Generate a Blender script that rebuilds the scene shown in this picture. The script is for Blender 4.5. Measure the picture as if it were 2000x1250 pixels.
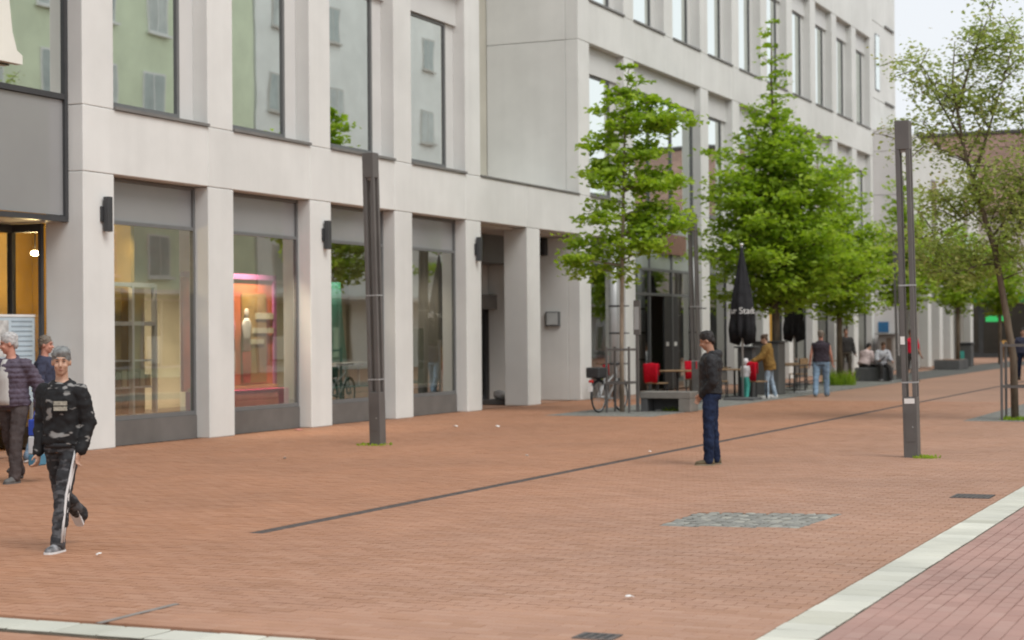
import bpy, bmesh, math, random
import numpy as np
from mathutils import Vector, Matrix
random.seed(7); np.random.seed(7)
R = math.radians
S = bpy.context.scene
for o in list(bpy.data.objects): bpy.data.objects.remove(o)
COL = S.collection

# ------------------------------------------------------------------ camera
# world: +Y runs along the street away from the camera, +X to the right, metres
PITCH, YAW, ROLL = R(0.411), R(23.788), R(0.45)
fw = Vector((-math.sin(YAW)*math.cos(PITCH), math.cos(YAW)*math.cos(PITCH), math.sin(PITCH)))
rt = Vector((math.cos(YAW), math.sin(YAW), 0)); up = rt.cross(fw)
ri = rt*math.cos(ROLL) - up*math.sin(ROLL); ui = rt*math.sin(ROLL) + up*math.cos(ROLL)
cam = bpy.data.cameras.new('camera'); co = bpy.data.objects.new('camera', cam); COL.objects.link(co)
co.matrix_world = Matrix(((ri.x, ui.x, -fw.x, 0), (ri.y, ui.y, -fw.y, 0), (ri.z, ui.z, -fw.z, 1.75), (0, 0, 0, 1)))
cam.sensor_width = 36; cam.sensor_fit = 'HORIZONTAL'; cam.lens = 63.0; cam.clip_start = 0.1; cam.clip_end = 900
cam.dof.use_dof = True; cam.dof.focus_distance = 17.0; cam.dof.aperture_fstop = 2.2
S.camera = co

# ------------------------------------------------------------------ sky, sun, exposure (overcast)
SUN_EL, SUN_AZ = R(52), R(114)          # azimuth measured clockwise from +Y
W = bpy.data.worlds.new('World'); S.world = W; W.use_nodes = True
nt = W.node_tree; nt.nodes.clear()
sky = nt.nodes.new('ShaderNodeTexSky'); sky.sky_type = 'NISHITA'; sky.sun_disc = False
sky.sun_elevation = SUN_EL; sky.sun_rotation = SUN_AZ; sky.dust_density = 4.0; sky.air_density = 1.0
mixs = nt.nodes.new('ShaderNodeMixRGB'); mixs.inputs[0].default_value = 0.90
mixs.inputs[2].default_value = (7.6, 7.85, 8.15, 1)          # even cloud deck
bg = nt.nodes.new('ShaderNodeBackground'); bg.inputs[1].default_value = 0.10
wo = nt.nodes.new('ShaderNodeOutputWorld')
nt.links.new(sky.outputs[0], mixs.inputs[1]); nt.links.new(mixs.outputs[0], bg.inputs[0]); nt.links.new(bg.outputs[0], wo.inputs[0])
sl = bpy.data.lights.new('sun', 'SUN'); sl.energy = 1.5; sl.angle = R(30); sl.color = (1.0, 0.98, 0.95)
so = bpy.data.objects.new('sun', sl); COL.objects.link(so)
sd = Vector((math.sin(SUN_AZ)*math.cos(SUN_EL), math.cos(SUN_AZ)*math.cos(SUN_EL), math.sin(SUN_EL)))
so.rotation_euler = sd.to_track_quat('Z', 'Y').to_euler(); so.location = (0, 0, 40)
vs = S.view_settings; vs.view_transform = 'Standard'; vs.look = 'None'; vs.gamma = 1; vs.exposure = 0.32; vs.use_curve_mapping = False
S.render.engine = 'CYCLES'
S.cycles.max_bounces = 6; S.cycles.diffuse_bounces = 2; S.cycles.glossy_bounces = 3; S.cycles.transparent_max_bounces = 10; S.cycles.caustics_reflective = False; S.cycles.caustics_refractive = False
S.cycles.use_denoising = True; S.cycles.filter_width = 1.9
S.render.resolution_x = 1024; S.render.resolution_y = 640

# ------------------------------------------------------------------ materials
MATS = {}
def mat(name, col, rough=0.7, var=0.12, scale=3.0, bump=0.0, bscale=60.0, spec=0.4, metal=0.0, stretch=(1, 1, 1), stain=0.0, stain_scale=0.6):
    """procedural Principled surface: two noise layers vary the colour, one the relief"""
    if name in MATS: return MATS[name]
    m = bpy.data.materials.new(name); m.use_nodes = True; t = m.node_tree; N = t.nodes; L = t.links
    b = N['Principled BSDF']; b.inputs['Roughness'].default_value = rough; b.inputs['Metallic'].default_value = metal
    b.inputs['Specular IOR Level'].default_value = spec
    tc = N.new('ShaderNodeTexCoord'); mp = N.new('ShaderNodeMapping'); mp.inputs['Scale'].default_value = stretch
    L.new(tc.outputs['Object'], mp.inputs[0])
    n1 = N.new('ShaderNodeTexNoise'); n1.inputs['Scale'].default_value = scale; n1.inputs['Detail'].default_value = 3
    L.new(mp.outputs[0], n1.inputs['Vector'])
    cr = N.new('ShaderNodeValToRGB')
    lo = [max(0, c*(1-var*1.6)) for c in col[:3]]; hi = [min(1, c*(1+var)) for c in col[:3]]
    cr.color_ramp.elements[0].color = (*lo, 1); cr.color_ramp.elements[1].color = (*hi, 1)
    cr.color_ramp.elements[0].position = 0.25; cr.color_ramp.elements[1].position = 0.75
    L.new(n1.outputs[0], cr.inputs[0]); out = cr.outputs[0]
    if stain:
        n3 = N.new('ShaderNodeTexNoise'); n3.inputs['Scale'].default_value = stain_scale; n3.inputs['Detail'].default_value = 4
        n3.inputs['Roughness'].default_value = 0.65
        L.new(tc.outputs['Object'], n3.inputs['Vector'])
        c3 = N.new('ShaderNodeValToRGB'); c3.color_ramp.elements[0].position = 0.38; c3.color_ramp.elements[1].position = 0.62
        c3.color_ramp.elements[0].color = (1-stain, 1-stain, 1-stain*1.05, 1); c3.color_ramp.elements[1].color = (1, 1, 1, 1)
        L.new(n3.outputs[0], c3.inputs[0])
        mx = N.new('ShaderNodeMixRGB'); mx.blend_type = 'MULTIPLY'; mx.inputs[0].default_value = 1
        L.new(out, mx.inputs[1]); L.new(c3.outputs[0], mx.inputs[2]); out = mx.outputs[0]
    L.new(out, b.inputs['Base Color'])
    if bump:
        n2 = N.new('ShaderNodeTexNoise'); n2.inputs['Scale'].default_value = bscale; n2.inputs['Detail'].default_value = 2
        L.new(mp.outputs[0], n2.inputs['Vector'])
        bp = N.new('ShaderNodeBump'); bp.inputs['Strength'].default_value = bump; bp.inputs['Distance'].default_value = 0.01
        L.new(n2.outputs[0], bp.inputs['Height']); L.new(bp.outputs[0], b.inputs['Normal'])
    MATS[name] = m; return m

def glass_mat(name, refl=0.5, tint=(0.9, 0.95, 0.92), rtint=(0.9, 0.95, 0.93), wav=0.02):
    m = bpy.data.materials.new(name); m.use_nodes = True; t = m.node_tree; N = t.nodes; L = t.links
    N.remove(N['Principled BSDF']); out = N['Material Output']
    tr = N.new('ShaderNodeBsdfTransparent'); tr.inputs[0].default_value = (*tint, 1)
    gl = N.new('ShaderNodeBsdfGlossy'); gl.inputs[0].default_value = (*rtint, 1); gl.inputs['Roughness'].default_value = 0.015
    lw = N.new('ShaderNodeFresnel'); lw.inputs[0].default_value = 1.5
    ad = N.new('ShaderNodeMath'); ad.operation = 'ADD'; ad.inputs[1].default_value = refl; ad.use_clamp = True
    L.new(lw.outputs[0], ad.inputs[0])
    tc = N.new('ShaderNodeTexCoord'); n = N.new('ShaderNodeTexNoise'); n.inputs['Scale'].default_value = 0.9; n.inputs['Detail'].default_value = 1
    L.new(tc.outputs['Object'], n.inputs['Vector'])
    bp = N.new('ShaderNodeBump'); bp.inputs['Strength'].default_value = wav; bp.inputs['Distance'].default_value = 0.05
    L.new(n.outputs[0], bp.inputs['Height']); L.new(bp.outputs[0], gl.inputs['Normal'])
    mx = N.new('ShaderNodeMixShader'); L.new(ad.outputs[0], mx.inputs[0]); L.new(tr.outputs[0], mx.inputs[1]); L.new(gl.outputs[0], mx.inputs[2])
    L.new(mx.outputs[0], out.inputs[0]); MATS[name] = m; return m

def tone_mat(name, cols, rough=0.75, attr=True, bump=0.25, bscale=90, spec=0.35, stain=0.16, warm=False):
    """per-piece tone: FACE attribute 'tone' on joined pieces, Object random on single ones"""
    m = bpy.data.materials.new(name); m.use_nodes = True; t = m.node_tree; N = t.nodes; L = t.links
    b = N['Principled BSDF']; b.inputs['Roughness'].default_value = rough; b.inputs['Specular IOR Level'].default_value = spec
    if attr:
        a = N.new('ShaderNodeAttribute'); a.attribute_name = 'tone'; src = a.outputs['Fac']
    else:
        a = N.new('ShaderNodeObjectInfo'); src = a.outputs['Random']
    cr = N.new('ShaderNodeValToRGB'); e = cr.color_ramp.elements
    while len(e) < len(cols): e.new(0.5)
    for i, c in enumerate(cols): e[i].position = i/(len(cols)-1); e[i].color = (*c, 1)
    L.new(src, cr.inputs[0])
    geo = N.new('ShaderNodeNewGeometry')
    n1 = N.new('ShaderNodeTexNoise'); n1.inputs['Scale'].default_value = 0.35; n1.inputs['Detail'].default_value = 4; n1.inputs['Roughness'].default_value = 0.7
    L.new(geo.outputs['Position'], n1.inputs['Vector'])
    c2 = N.new('ShaderNodeValToRGB'); c2.color_ramp.elements[0].position = 0.36; c2.color_ramp.elements[1].position = 0.64
    c2.color_ramp.elements[0].color = (1-stain, 1-stain*0.95, 1-stain*0.9, 1); c2.color_ramp.elements[1].color = (1, 1, 1, 1)
    L.new(n1.outputs[0], c2.inputs[0])
    mx = N.new('ShaderNodeMixRGB'); mx.blend_type = 'MULTIPLY'; mx.inputs[0].default_value = 1
    L.new(cr.outputs[0], mx.inputs[1]); L.new(c2.outputs[0], mx.inputs[2]); L.new(mx.outputs[0], b.inputs['Base Color'])
    if stain < 0.2:                                      # trodden gum and drip marks
        vo = N.new('ShaderNodeTexVoronoi'); vo.inputs['Scale'].default_value = 1.7; L.new(geo.outputs['Position'], vo.inputs['Vector'])
        vr = N.new('ShaderNodeMapRange'); vr.inputs[1].default_value = 0.035; vr.inputs[2].default_value = 0.055; vr.inputs[3].default_value = 0.72; vr.inputs[4].default_value = 1.0; L.new(vo.outputs['Distance'], vr.inputs[0])
        vm = N.new('ShaderNodeVectorMath'); vm.operation = 'SCALE'; L.new(mx.outputs[0], vm.inputs[0]); L.new(vr.outputs[0], vm.inputs['Scale']); L.new(vm.outputs[0], b.inputs['Base Color']); mx = vm
    if warm:                                             # base colour blends warmer towards the shops
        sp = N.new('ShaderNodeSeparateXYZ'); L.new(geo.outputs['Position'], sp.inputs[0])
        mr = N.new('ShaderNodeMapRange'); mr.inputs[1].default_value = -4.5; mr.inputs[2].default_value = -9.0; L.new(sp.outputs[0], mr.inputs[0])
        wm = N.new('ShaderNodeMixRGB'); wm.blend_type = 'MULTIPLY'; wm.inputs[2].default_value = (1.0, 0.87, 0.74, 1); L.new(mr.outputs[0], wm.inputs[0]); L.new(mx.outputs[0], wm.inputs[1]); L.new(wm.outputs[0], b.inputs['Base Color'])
    n2 = N.new('ShaderNodeTexNoise'); n2.inputs['Scale'].default_value = bscale; L.new(geo.outputs['Position'], n2.inputs['Vector'])
    bp = N.new('ShaderNodeBump'); bp.inputs['Strength'].default_value = bump; bp.inputs['Distance'].default_value = 0.003
    L.new(n2.outputs[0], bp.inputs['Height']); L.new(bp.outputs[0], b.inputs['Normal'])
    MATS[name] = m; return m

def emit_mat(name, col, strength):
    m = bpy.data.materials.new(name); m.use_nodes = True; b = m.node_tree.nodes['Principled BSDF']
    b.inputs['Base Color'].default_value = (*col, 1); b.inputs['Emission Color'].default_value = (*col, 1); b.inputs['Emission Strength'].default_value = strength
    MATS[name] = m; return m

STONE = mat('pale_stone', (0.768, 0.772, 0.742), 0.75, 0.035, 0.9, 0.12, 120, stain=0.07, stain_scale=0.5)
_t = STONE.node_tree; _N = _t.nodes; _b = _N['Principled BSDF']; _src = _b.inputs['Base Color'].links[0].from_socket      # each panel its own shade, faint rain streaks
_oi = _N.new('ShaderNodeObjectInfo'); _mr = _N.new('ShaderNodeMapRange'); _mr.inputs[3].default_value = 0.97; _mr.inputs[4].default_value = 1.02; _t.links.new(_oi.outputs['Random'], _mr.inputs[0])
_tc = _N.new('ShaderNodeNewGeometry'); _mp = _N.new('ShaderNodeMapping'); _mp.inputs['Scale'].default_value = (3.5, 3.5, 0.12); _t.links.new(_tc.outputs['Position'], _mp.inputs[0])
_ns = _N.new('ShaderNodeTexNoise'); _ns.inputs['Scale'].default_value = 1.0; _ns.inputs['Detail'].default_value = 3; _t.links.new(_mp.outputs[0], _ns.inputs['Vector'])
_m2 = _N.new('ShaderNodeMapRange'); _m2.inputs[1].default_value = 0.35; _m2.inputs[2].default_value = 0.6; _m2.inputs[3].default_value = 0.968; _m2.inputs[4].default_value = 1.0; _t.links.new(_ns.outputs[0], _m2.inputs[0])
_mm = _N.new('ShaderNodeMath'); _mm.operation = 'MULTIPLY'; _t.links.new(_mr.outputs[0], _mm.inputs[0]); _t.links.new(_m2.outputs[0], _mm.inputs[1])
_mx = _N.new('ShaderNodeVectorMath'); _mx.operation = 'SCALE'; _t.links.new(_src, _mx.inputs[0]); _t.links.new(_mm.outputs[0], _mx.inputs['Scale']); _t.links.new(_mx.outputs[0], _b.inputs['Base Color'])
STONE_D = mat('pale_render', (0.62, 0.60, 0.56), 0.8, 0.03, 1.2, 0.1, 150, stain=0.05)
REVEAL = mat('pale_reveal_panel', (0.66, 0.66, 0.64), 0.5, 0.03, 1.5)
JOINT = mat('dark_joint', (0.12, 0.115, 0.11), 0.9)
BACKST = mat('loggia_wall', (0.48, 0.46, 0.39), 0.85, 0.05, 1.0, 0.1, 80, stain=0.08)
FRAME = mat('grey_window_frame', (0.16, 0.165, 0.165), 0.45, 0.05, 5)
FRAME_D = mat('dark_window_frame', (0.055, 0.057, 0.06), 0.45, 0.08, 5)
SILLM = mat('grey_metal_sill', (0.20, 0.195, 0.185), 0.5, 0.08, 4)
PLINTH = mat('grey_plinth', (0.165, 0.155, 0.145), 0.6, 0.08, 3, 0.1, 100, stain=0.15)
SPANDREL = mat('grey_glass_spandrel', (0.30, 0.305, 0.305), 0.12, 0.04, 1.0, spec=0.8)
GL_UP = glass_mat('upper_glass', 0.84, (0.75, 0.85, 0.77), (0.95, 1.0, 0.96))
GL_LO = glass_mat('shop_glass', 0.35, (0.93, 0.95, 0.90), (0.95, 0.97, 0.92))
GL_CL = glass_mat('door_glass', 0.06, (0.95, 0.95, 0.9))
LAMPM = mat('grey_lamp_metal', (0.125, 0.117, 0.11), 0.5, 0.12, 2.5, 0.05, 80, metal=0.0, spec=0.5)
STEEL = mat('pale_steel', (0.42, 0.43, 0.43), 0.4, 0.06, 3, metal=0.3)
BLACKM = mat('black_metal', (0.035, 0.036, 0.038), 0.5, 0.15, 6)
CONC = mat('bench_concrete', (0.25, 0.235, 0.21), 0.85, 0.1, 4, 0.2, 60, stain=0.15)
CONC_D = mat('dark_concrete', (0.12, 0.12, 0.12), 0.8, 0.1, 4, 0.2, 60, stain=0.2)
WOOD = mat('brown_wood', (0.30, 0.19, 0.10), 0.6, 0.25, 6, 0.1, 40, stretch=(1, 1, 8))
REDF = mat('red_fleece', (0.62, 0.012, 0.03), 0.9, 0.12, 12, 0.3, 200, spec=0.1)
WHITEP = mat('white_paint', (0.80, 0.80, 0.78), 0.5, 0.04, 4)
PAPER = mat('paper_white', (0.82, 0.81, 0.78), 0.7, 0.05, 10)
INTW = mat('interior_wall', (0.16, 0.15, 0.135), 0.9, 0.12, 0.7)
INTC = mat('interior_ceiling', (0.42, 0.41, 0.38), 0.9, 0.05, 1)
INTF = mat('interior_floor', (0.20, 0.17, 0.13), 0.5, 0.1, 2)
WARMW = mat('warm_interior_wall', (0.46, 0.28, 0.05), 0.8, 0.18, 1.5)

# ------------------------------------------------------------------ mesh helpers
class MB:
    def __init__(s): s.v = []; s.f = []; s.sm = []
    def add(s, vs, fs, smooth=False):
        o = len(s.v); s.v.extend([tuple(v) for v in vs]); s.f.extend([tuple(i+o for i in f) for f in fs]); s.sm.extend([smooth]*len(fs)); return s
    def box(s, x0, x1, y0, y1, z0, z1, c=0.0):
        if x0 > x1: x0, x1 = x1, x0
        if y0 > y1: y0, y1 = y1, y0
        if z0 > z1: z0, z1 = z1, z0
        if c <= 0:
            vs = [(x, y, z) for x in (x0, x1) for y in (y0, y1) for z in (z0, z1)]
            return s.add(vs, [(0, 1, 3, 2), (4, 6, 7, 5), (0, 4, 5, 1), (2, 3, 7, 6), (0, 2, 6, 4), (1, 5, 7, 3)])
        lim = 0.45*min(x1-x0, y1-y0, z1-z0); c = min(c, lim)
        vs = []; idx = {}
        X = (x0, x1); Y = (y0, y1); Z = (z0, z1)
        for i in (0, 1):
            for j in (0, 1):
                for k in (0, 1):
                    dx, dy, dz = (c if i == 0 else -c), (c if j == 0 else -c), (c if k == 0 else -c)
                    idx[i, j, k, 0] = len(vs); vs.append((X[i], Y[j]+dy, Z[k]+dz))
                    idx[i, j, k, 1] = len(vs); vs.append((X[i]+dx, Y[j], Z[k]+dz))
                    idx[i, j, k, 2] = len(vs); vs.append((X[i]+dx, Y[j]+dy, Z[k]))
        fs = []
        for i in (0, 1): fs.append([idx[i, 0, 0, 0], idx[i, 0, 1, 0], idx[i, 1, 1, 0], idx[i, 1, 0, 0]])
        for j in (0, 1): fs.append([idx[0, j, 0, 1], idx[0, j, 1, 1], idx[1, j, 1, 1], idx[1, j, 0, 1]])
        for k in (0, 1): fs.append([idx[0, 0, k, 2], idx[0, 1, k, 2], idx[1, 1, k, 2], idx[1, 0, k, 2]])
        for i in (0, 1):
            for j in (0, 1): fs.append([idx[i, j, 0, 0], idx[i, j, 1, 0], idx[i, j, 1, 1], idx[i, j, 0, 1]])
            for k in (0, 1): fs.append([idx[i, 0, k, 0], idx[i, 1, k, 0], idx[i, 1, k, 2], idx[i, 0, k, 2]])
        for j in (0, 1):
            for k in (0, 1): fs.append([idx[0, j, k, 1], idx[1, j, k, 1], idx[1, j, k, 2], idx[0, j, k, 2]])
        for q in [(i, j, k) for i in (0, 1) for j in (0, 1) for k in (0, 1)]: fs.append([idx[(*q, 0)], idx[(*q, 1)], idx[(*q, 2)]])
        return s.add(vs, fs)
    def obox(s, c, ax, ay, az, hx, hy, hz):
        c = Vector(c); vs = [c+Vector(ax)*(hx*i)+Vector(ay)*(hy*j)+Vector(az)*(hz*k) for i in (-1, 1) for j in (-1, 1) for k in (-1, 1)]
        return s.add(vs, [(0, 1, 3, 2), (4, 6, 7, 5), (0, 4, 5, 1), (2, 3, 7, 6), (0, 2, 6, 4), (1, 5, 7, 3)])
    def tube(s, pts, rad, n=8, cap=True, closed=False):
        pts = [Vector(p) for p in pts]; m = len(pts)
        if not hasattr(rad, '__len__'): rad = [rad]*m
        vs = []; ref = None
        for i, p in enumerate(pts):
            if closed: d = (pts[(i+1) % m]-pts[i-1])
            else: d = (pts[min(i+1, m-1)]-pts[max(i-1, 0)])
            d.normalize()
            if ref is None:
                ref = Vector((0, 0, 1)) if abs(d.z) < 0.9 else Vector((1, 0, 0))
            a = ref-d*ref.dot(d)
            if a.length < 1e-4: a = Vector((0, 1, 0))-d*d.y
            a.normalize(); b = d.cross(a); ref = a
            for k in range(n):
                t = 2*math.pi*k/n; vs.append(p+(a*math.cos(t)+b*math.sin(t))*rad[i])
        fs = []
        for i in range(m if closed else m-1):
            j = (i+1) % m
            for k in range(n): fs.append((i*n+k, i*n+(k+1) % n, j*n+(k+1) % n, j*n+k))
        if cap and not closed: fs.append(tuple(range(n-1, -1, -1))); fs.append(tuple((m-1)*n+k for k in range(n)))
        return s.add(vs, fs, True)
    def loft(s, rings, smooth=True):
        n = len(rings[0]); vs = [p for r in rings for p in r]; fs = []
        for i in range(len(rings)-1):
            for k in range(n): fs.append((i*n+k, i*n+(k+1) % n, (i+1)*n+(k+1) % n, (i+1)*n+k))
        fs.append(tuple(range(n-1, -1, -1))); fs.append(tuple((len(rings)-1)*n+k for k in range(n)))
        return s.add(vs, fs, smooth)
    def ell(s, c, r, n=14, m=9, rot=None):
        c = Vector(c); vs = []; fs = []
        for i in range(m+1):
            p = math.pi*i/m
            for k in range(n):
                t = 2*math.pi*k/n; v = Vector((r[0]*math.sin(p)*math.cos(t), r[1]*math.sin(p)*math.sin(t), r[2]*math.cos(p)))
                if rot: v = rot @ v
                vs.append(c+v)
        for i in range(m):
            for k in range(n): fs.append((i*n+k, (i+1)*n+k, (i+1)*n+(k+1) % n, i*n+(k+1) % n))
        return s.add(vs, fs, True)
    def cap(s, a, b, ra, rb, n=12):
        """tapered capsule"""
        a = Vector(a); b = Vector(b); d = (b-a)
        if d.length < 1e-5: return s.ell(a, (ra, ra, ra))
        d.normalize(); e = Vector((0, 0, 1)) if abs(d.z) < 0.9 else Vector((1, 0, 0)); u = (e-d*e.dot(d)).normalized(); w = d.cross(u)
        rings = []
        for q in (-0.98, -0.75, -0.4, 0): rings.append((a+d*(q*ra), ra*math.sqrt(max(0.001, 1-q*q))))
        for q in (0, 0.4, 0.75, 0.98): rings.append((b+d*(q*rb), rb*math.sqrt(max(0.001, 1-q*q))))
        return s.loft([[p+(u*math.cos(2*math.pi*k/n)+w*math.sin(2*math.pi*k/n))*r for k in range(n)] for p, r in rings])
    def mesh(s, name):
        me = bpy.data.meshes.new(name); me.from_pydata(s.v, [], s.f)
        bm = bmesh.new(); bm.from_mesh(me); bmesh.ops.recalc_face_normals(bm, faces=bm.faces); bm.to_mesh(me); bm.free()
        if any(s.sm): me.polygons.foreach_set('use_smooth', s.sm)
        me.update(); return me
    def build(s, name, m, parent=None): return link(name, s.mesh(name), m, parent)

def link(name, me, m, parent=None):
    o = bpy.data.objects.new(name, me); COL.objects.link(o)
    if m is not None:
        me.materials.clear()
        for q in (m if isinstance(m, (list, tuple)) else [m]): me.materials.append(q)
    if parent is not None: o.parent = parent
    return o
CLEAR = bpy.data.materials.new('clear_edge'); CLEAR.use_nodes = True
_n = CLEAR.node_tree.nodes; _n.remove(_n['Principled BSDF']); CLEAR.node_tree.links.new(_n.new('ShaderNodeBsdfTransparent').outputs[0], _n['Material Output'].inputs[0])
def B(name, m, parent, *a, **k):
    o = MB().box(*a, **k).build(name, m, parent)
    if 'pane' in name.split('_') and m in (GL_UP, GL_LO, GL_CL):      # coating on one face of the sheet only
        me = o.data; me.materials.clear(); me.materials.append(CLEAR); me.materials.append(m); big = max(p.area for p in me.polygons)
        f = max((p for p in me.polygons if p.area > big*0.99), key=lambda p: p.normal.x-p.normal.y)
        f.material_index = 1
    return o
def tag(o, label, cat, group=None):
    o['label'] = label; o['category'] = cat
    if group: o['group'] = group
    return o
def thing(name, label, cat, loc=(0, 0, 0), rz=0.0, group=None, rot=None):
    o = bpy.data.objects.new(name, None); COL.objects.link(o); o.location = loc
    o.rotation_euler = rot if rot else (0, 0, rz); o.empty_display_size = 0.2
    return tag(o, label, cat, group)
def struct(o): o['kind'] = 'structure'; return o
def dup(root, loc, rz, label, group=None):
    def cp(o, par):
        c = o.copy(); COL.objects.link(c); c.parent = par
        for ch in kids(o): cp(ch, c)
        return c
    r = cp(root, None); r.location = loc; r.rotation_euler = (0, 0, rz); r['label'] = label
    if group: r['group'] = group
    return r
def kids(o): return [c for c in bpy.data.objects if c.parent == o]

# ------------------------------------------------------------------ ground
MORTAR = mat('sand_joint', (0.33, 0.20, 0.125), 0.95, 0.2, 8, 0.2, 200)
BR_COLS = [(0.375, 0.208, 0.132), (0.425, 0.242, 0.160), (0.40, 0.228, 0.154), (0.42, 0.244, 0.167), (0.44, 0.262, 0.182)]
BR_COLS_P = [(0.36, 0.212, 0.175), (0.425, 0.255, 0.212), (0.39, 0.235, 0.195), (0.43, 0.27, 0.225)]
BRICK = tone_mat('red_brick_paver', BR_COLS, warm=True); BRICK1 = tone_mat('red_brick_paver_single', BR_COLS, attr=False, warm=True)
BRICKP = tone_mat('pink_brick_paver', BR_COLS_P); BRICKP1 = tone_mat('pink_brick_paver_single', BR_COLS_P, attr=False)
SLABC = [(0.50, 0.49, 0.40), (0.70, 0.69, 0.59), (0.60, 0.59, 0.50), (0.66, 0.65, 0.56)]
SLAB = tone_mat('white_slab', SLABC, attr=False, stain=0.28)
SETTC = [(0.20, 0.198, 0.175), (0.26, 0.256, 0.23), (0.23, 0.225, 0.20), (0.26, 0.255, 0.225), (0.37, 0.36, 0.31)]
SETT = tone_mat('grey_sett', SETTC, attr=False); SETTM = tone_mat('grey_sett_joined', SETTC[:3])

ground = struct(MB().add([(-400, -60, -0.03), (400, -60, -0.03), (400, 500, -0.03), (-400, 500, -0.03)], [(0, 1, 2, 3)]).build('ground', MORTAR))
XD = -8.48                    # drain channel
XW0, XW1 = -2.86, -2.53       # long white band
YB0, YB1 = 8.62, 8.95         # cross white band
YFAR = 44.0
# far paving: pieces too small to tell apart, brick pattern in the material
def far_brick_mat(name, c1, c2, rot):
    m = bpy.data.materials.new(name); m.use_nodes = True; t = m.node_tree; N = t.nodes; L = t.links; b = N['Principled BSDF']
    b.inputs['Roughness'].default_value = 0.75; b.inputs['Specular IOR Level'].default_value = 0.35
    g = N.new('ShaderNodeNewGeometry'); mp = N.new('ShaderNodeMapping'); mp.inputs['Rotation'].default_value = (0, 0, rot); L.new(g.outputs['Position'], mp.inputs[0])
    br = N.new('ShaderNodeTexBrick'); br.inputs['Scale'].default_value = 1; br.inputs['Brick Width'].default_value = 0.21; br.inputs['Row Height'].default_value = 0.105
    br.inputs['Mortar Size'].default_value = 0.004; br.inputs['Color1'].default_value = (*c1, 1); br.inputs['Color2'].default_value = (*c2, 1); br.inputs['Mortar'].default_value = (0.24, 0.14, 0.085, 1)
    L.new(mp.outputs[0], br.inputs[0])
    n1 = N.new('ShaderNodeTexNoise'); n1.inputs['Scale'].default_value = 0.35; n1.inputs['Detail'].default_value = 4; n1.inputs['Roughness'].default_value = 0.7; L.new(g.outputs['Position'], n1.inputs['Vector'])
    c = N.new('ShaderNodeValToRGB'); c.color_ramp.elements[0].position = 0.36; c.color_ramp.elements[1].position = 0.64; c.color_ramp.elements[0].color = (0.84, 0.85, 0.86, 1); c.color_ramp.elements[1].color = (1, 1, 1, 1)
    L.new(n1.outputs[0], c.inputs[0]); mx = N.new('ShaderNodeMixRGB'); mx.blend_type = 'MULTIPLY'; mx.inputs[0].default_value = 1
    L.new(br.outputs[0], mx.inputs[1]); L.new(c.outputs[0], mx.inputs[2]); L.new(mx.outputs[0], b.inputs['Base Color']); return m
FARB = far_brick_mat('far_brick', BR_COLS[1], BR_COLS[2], 0)
def sheet(name, x0, x1, y0, y1, z, m): return struct(MB().add([(x0, y0, z), (x1, y0, z), (x1, y1, z), (x0, y1, z)], [(0, 1, 2, 3)]).build(name, m))
paving_far = sheet('distant_brick_paving', -45, 40, YFAR, 160, -0.004, FARB)
paving_side = sheet('side_brick_paving', -45, -17.3, -20, YFAR, -0.006, FARB)
paving_right = sheet('street_brick_paving', 3.0, 40, -20, YFAR, -0.006, FARB)
paving_near = sheet('near_brick_paving', -17.3, 3.0, -20, 6.0, -0.006, FARB)

# grey sett zones (tree strips) and the square patch
STRIP_L = (-14.65, -12.25, 34.9, 100.0); STRIP_R = (-5.95, -3.3, 34.8, 60.0)
P_Q = [(-5.34, 15.32), (-4.10, 15.58), (-4.02, 16.93), (-5.36, 16.60)]
def inq(x, y, q, m=0.0):
    for i in range(4):
        a, b2 = q[i], q[(i+1) % 4]
        if (b2[0]-a[0])*(y-a[1])-(b2[1]-a[1])*(x-a[0]) < -m: return False
    return True
def blocked(x, y):
    if abs(x-XD) < 0.17 and y > 13.55: return True
    if inq(x, y, P_Q, 0.06): return True
    if STRIP_L[0]-0.05 < x < STRIP_L[1]+0.05 and y > STRIP_L[2]-0.03: return True
    if STRIP_R[0]-0.05 < x < STRIP_R[1]+0.05 and y > STRIP_R[2]-0.03: return True
    return False

pav = struct(MB().add([(-17.3, 6, -0.022), (3.0, 6, -0.022), (3.0, YFAR, -0.022), (-17.3, YFAR, -0.022)], [(0, 1, 2, 3)]).build('brick_pavement', MORTAR))
bricks = []                     # (cx, cy, half_x, half_y, pink)
L_, W_ = 0.21, 0.105; G = 0.0024
def cuts(y):
    c_ = []
    if y > 13.56: c_.append((XD-0.078, XD+0.078))
    xs = []
    for i in range(4):
        a, b2 = P_Q[i], P_Q[(i+1) % 4]
        if (a[1]-y)*(b2[1]-y) < 0: xs.append(a[0]+(b2[0]-a[0])*(y-a[1])/(b2[1]-a[1]))
    if len(xs) == 2: c_.append((min(xs), max(xs)))
    if y > STRIP_L[2]: c_.append(STRIP_L[:2])
    if y > STRIP_R[2]: c_.append(STRIP_R[:2])
    return c_
row = 0; y = 6.0
while y < YFAR:
    if not (YB0-W_*0.5 < y+W_/2 < YB1+W_*0.5):
        x = -17.2+(L_/2 if row % 2 else 0); cc = cuts(y+W_/2)
        while x < XW0-0.02:
            segs = [(x, min(x+L_, XW0))]
            for c0, c1 in cc:
                ns = []
                for a, b2 in segs:
                    if b2 <= c0 or a >= c1: ns.append((a, b2)); continue
                    if a < c0: ns.append((a, c0))
                    if b2 > c1: ns.append((c1, b2))
                segs = ns
            for a, b2 in segs:
                if b2-a > 0.02: bricks.append(((a+b2)/2, y+W_/2, (b2-a)/2-G, W_/2-G, False))
            x += L_
    y += W_; row += 1
row = 0; x = XW1+0.008
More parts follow.
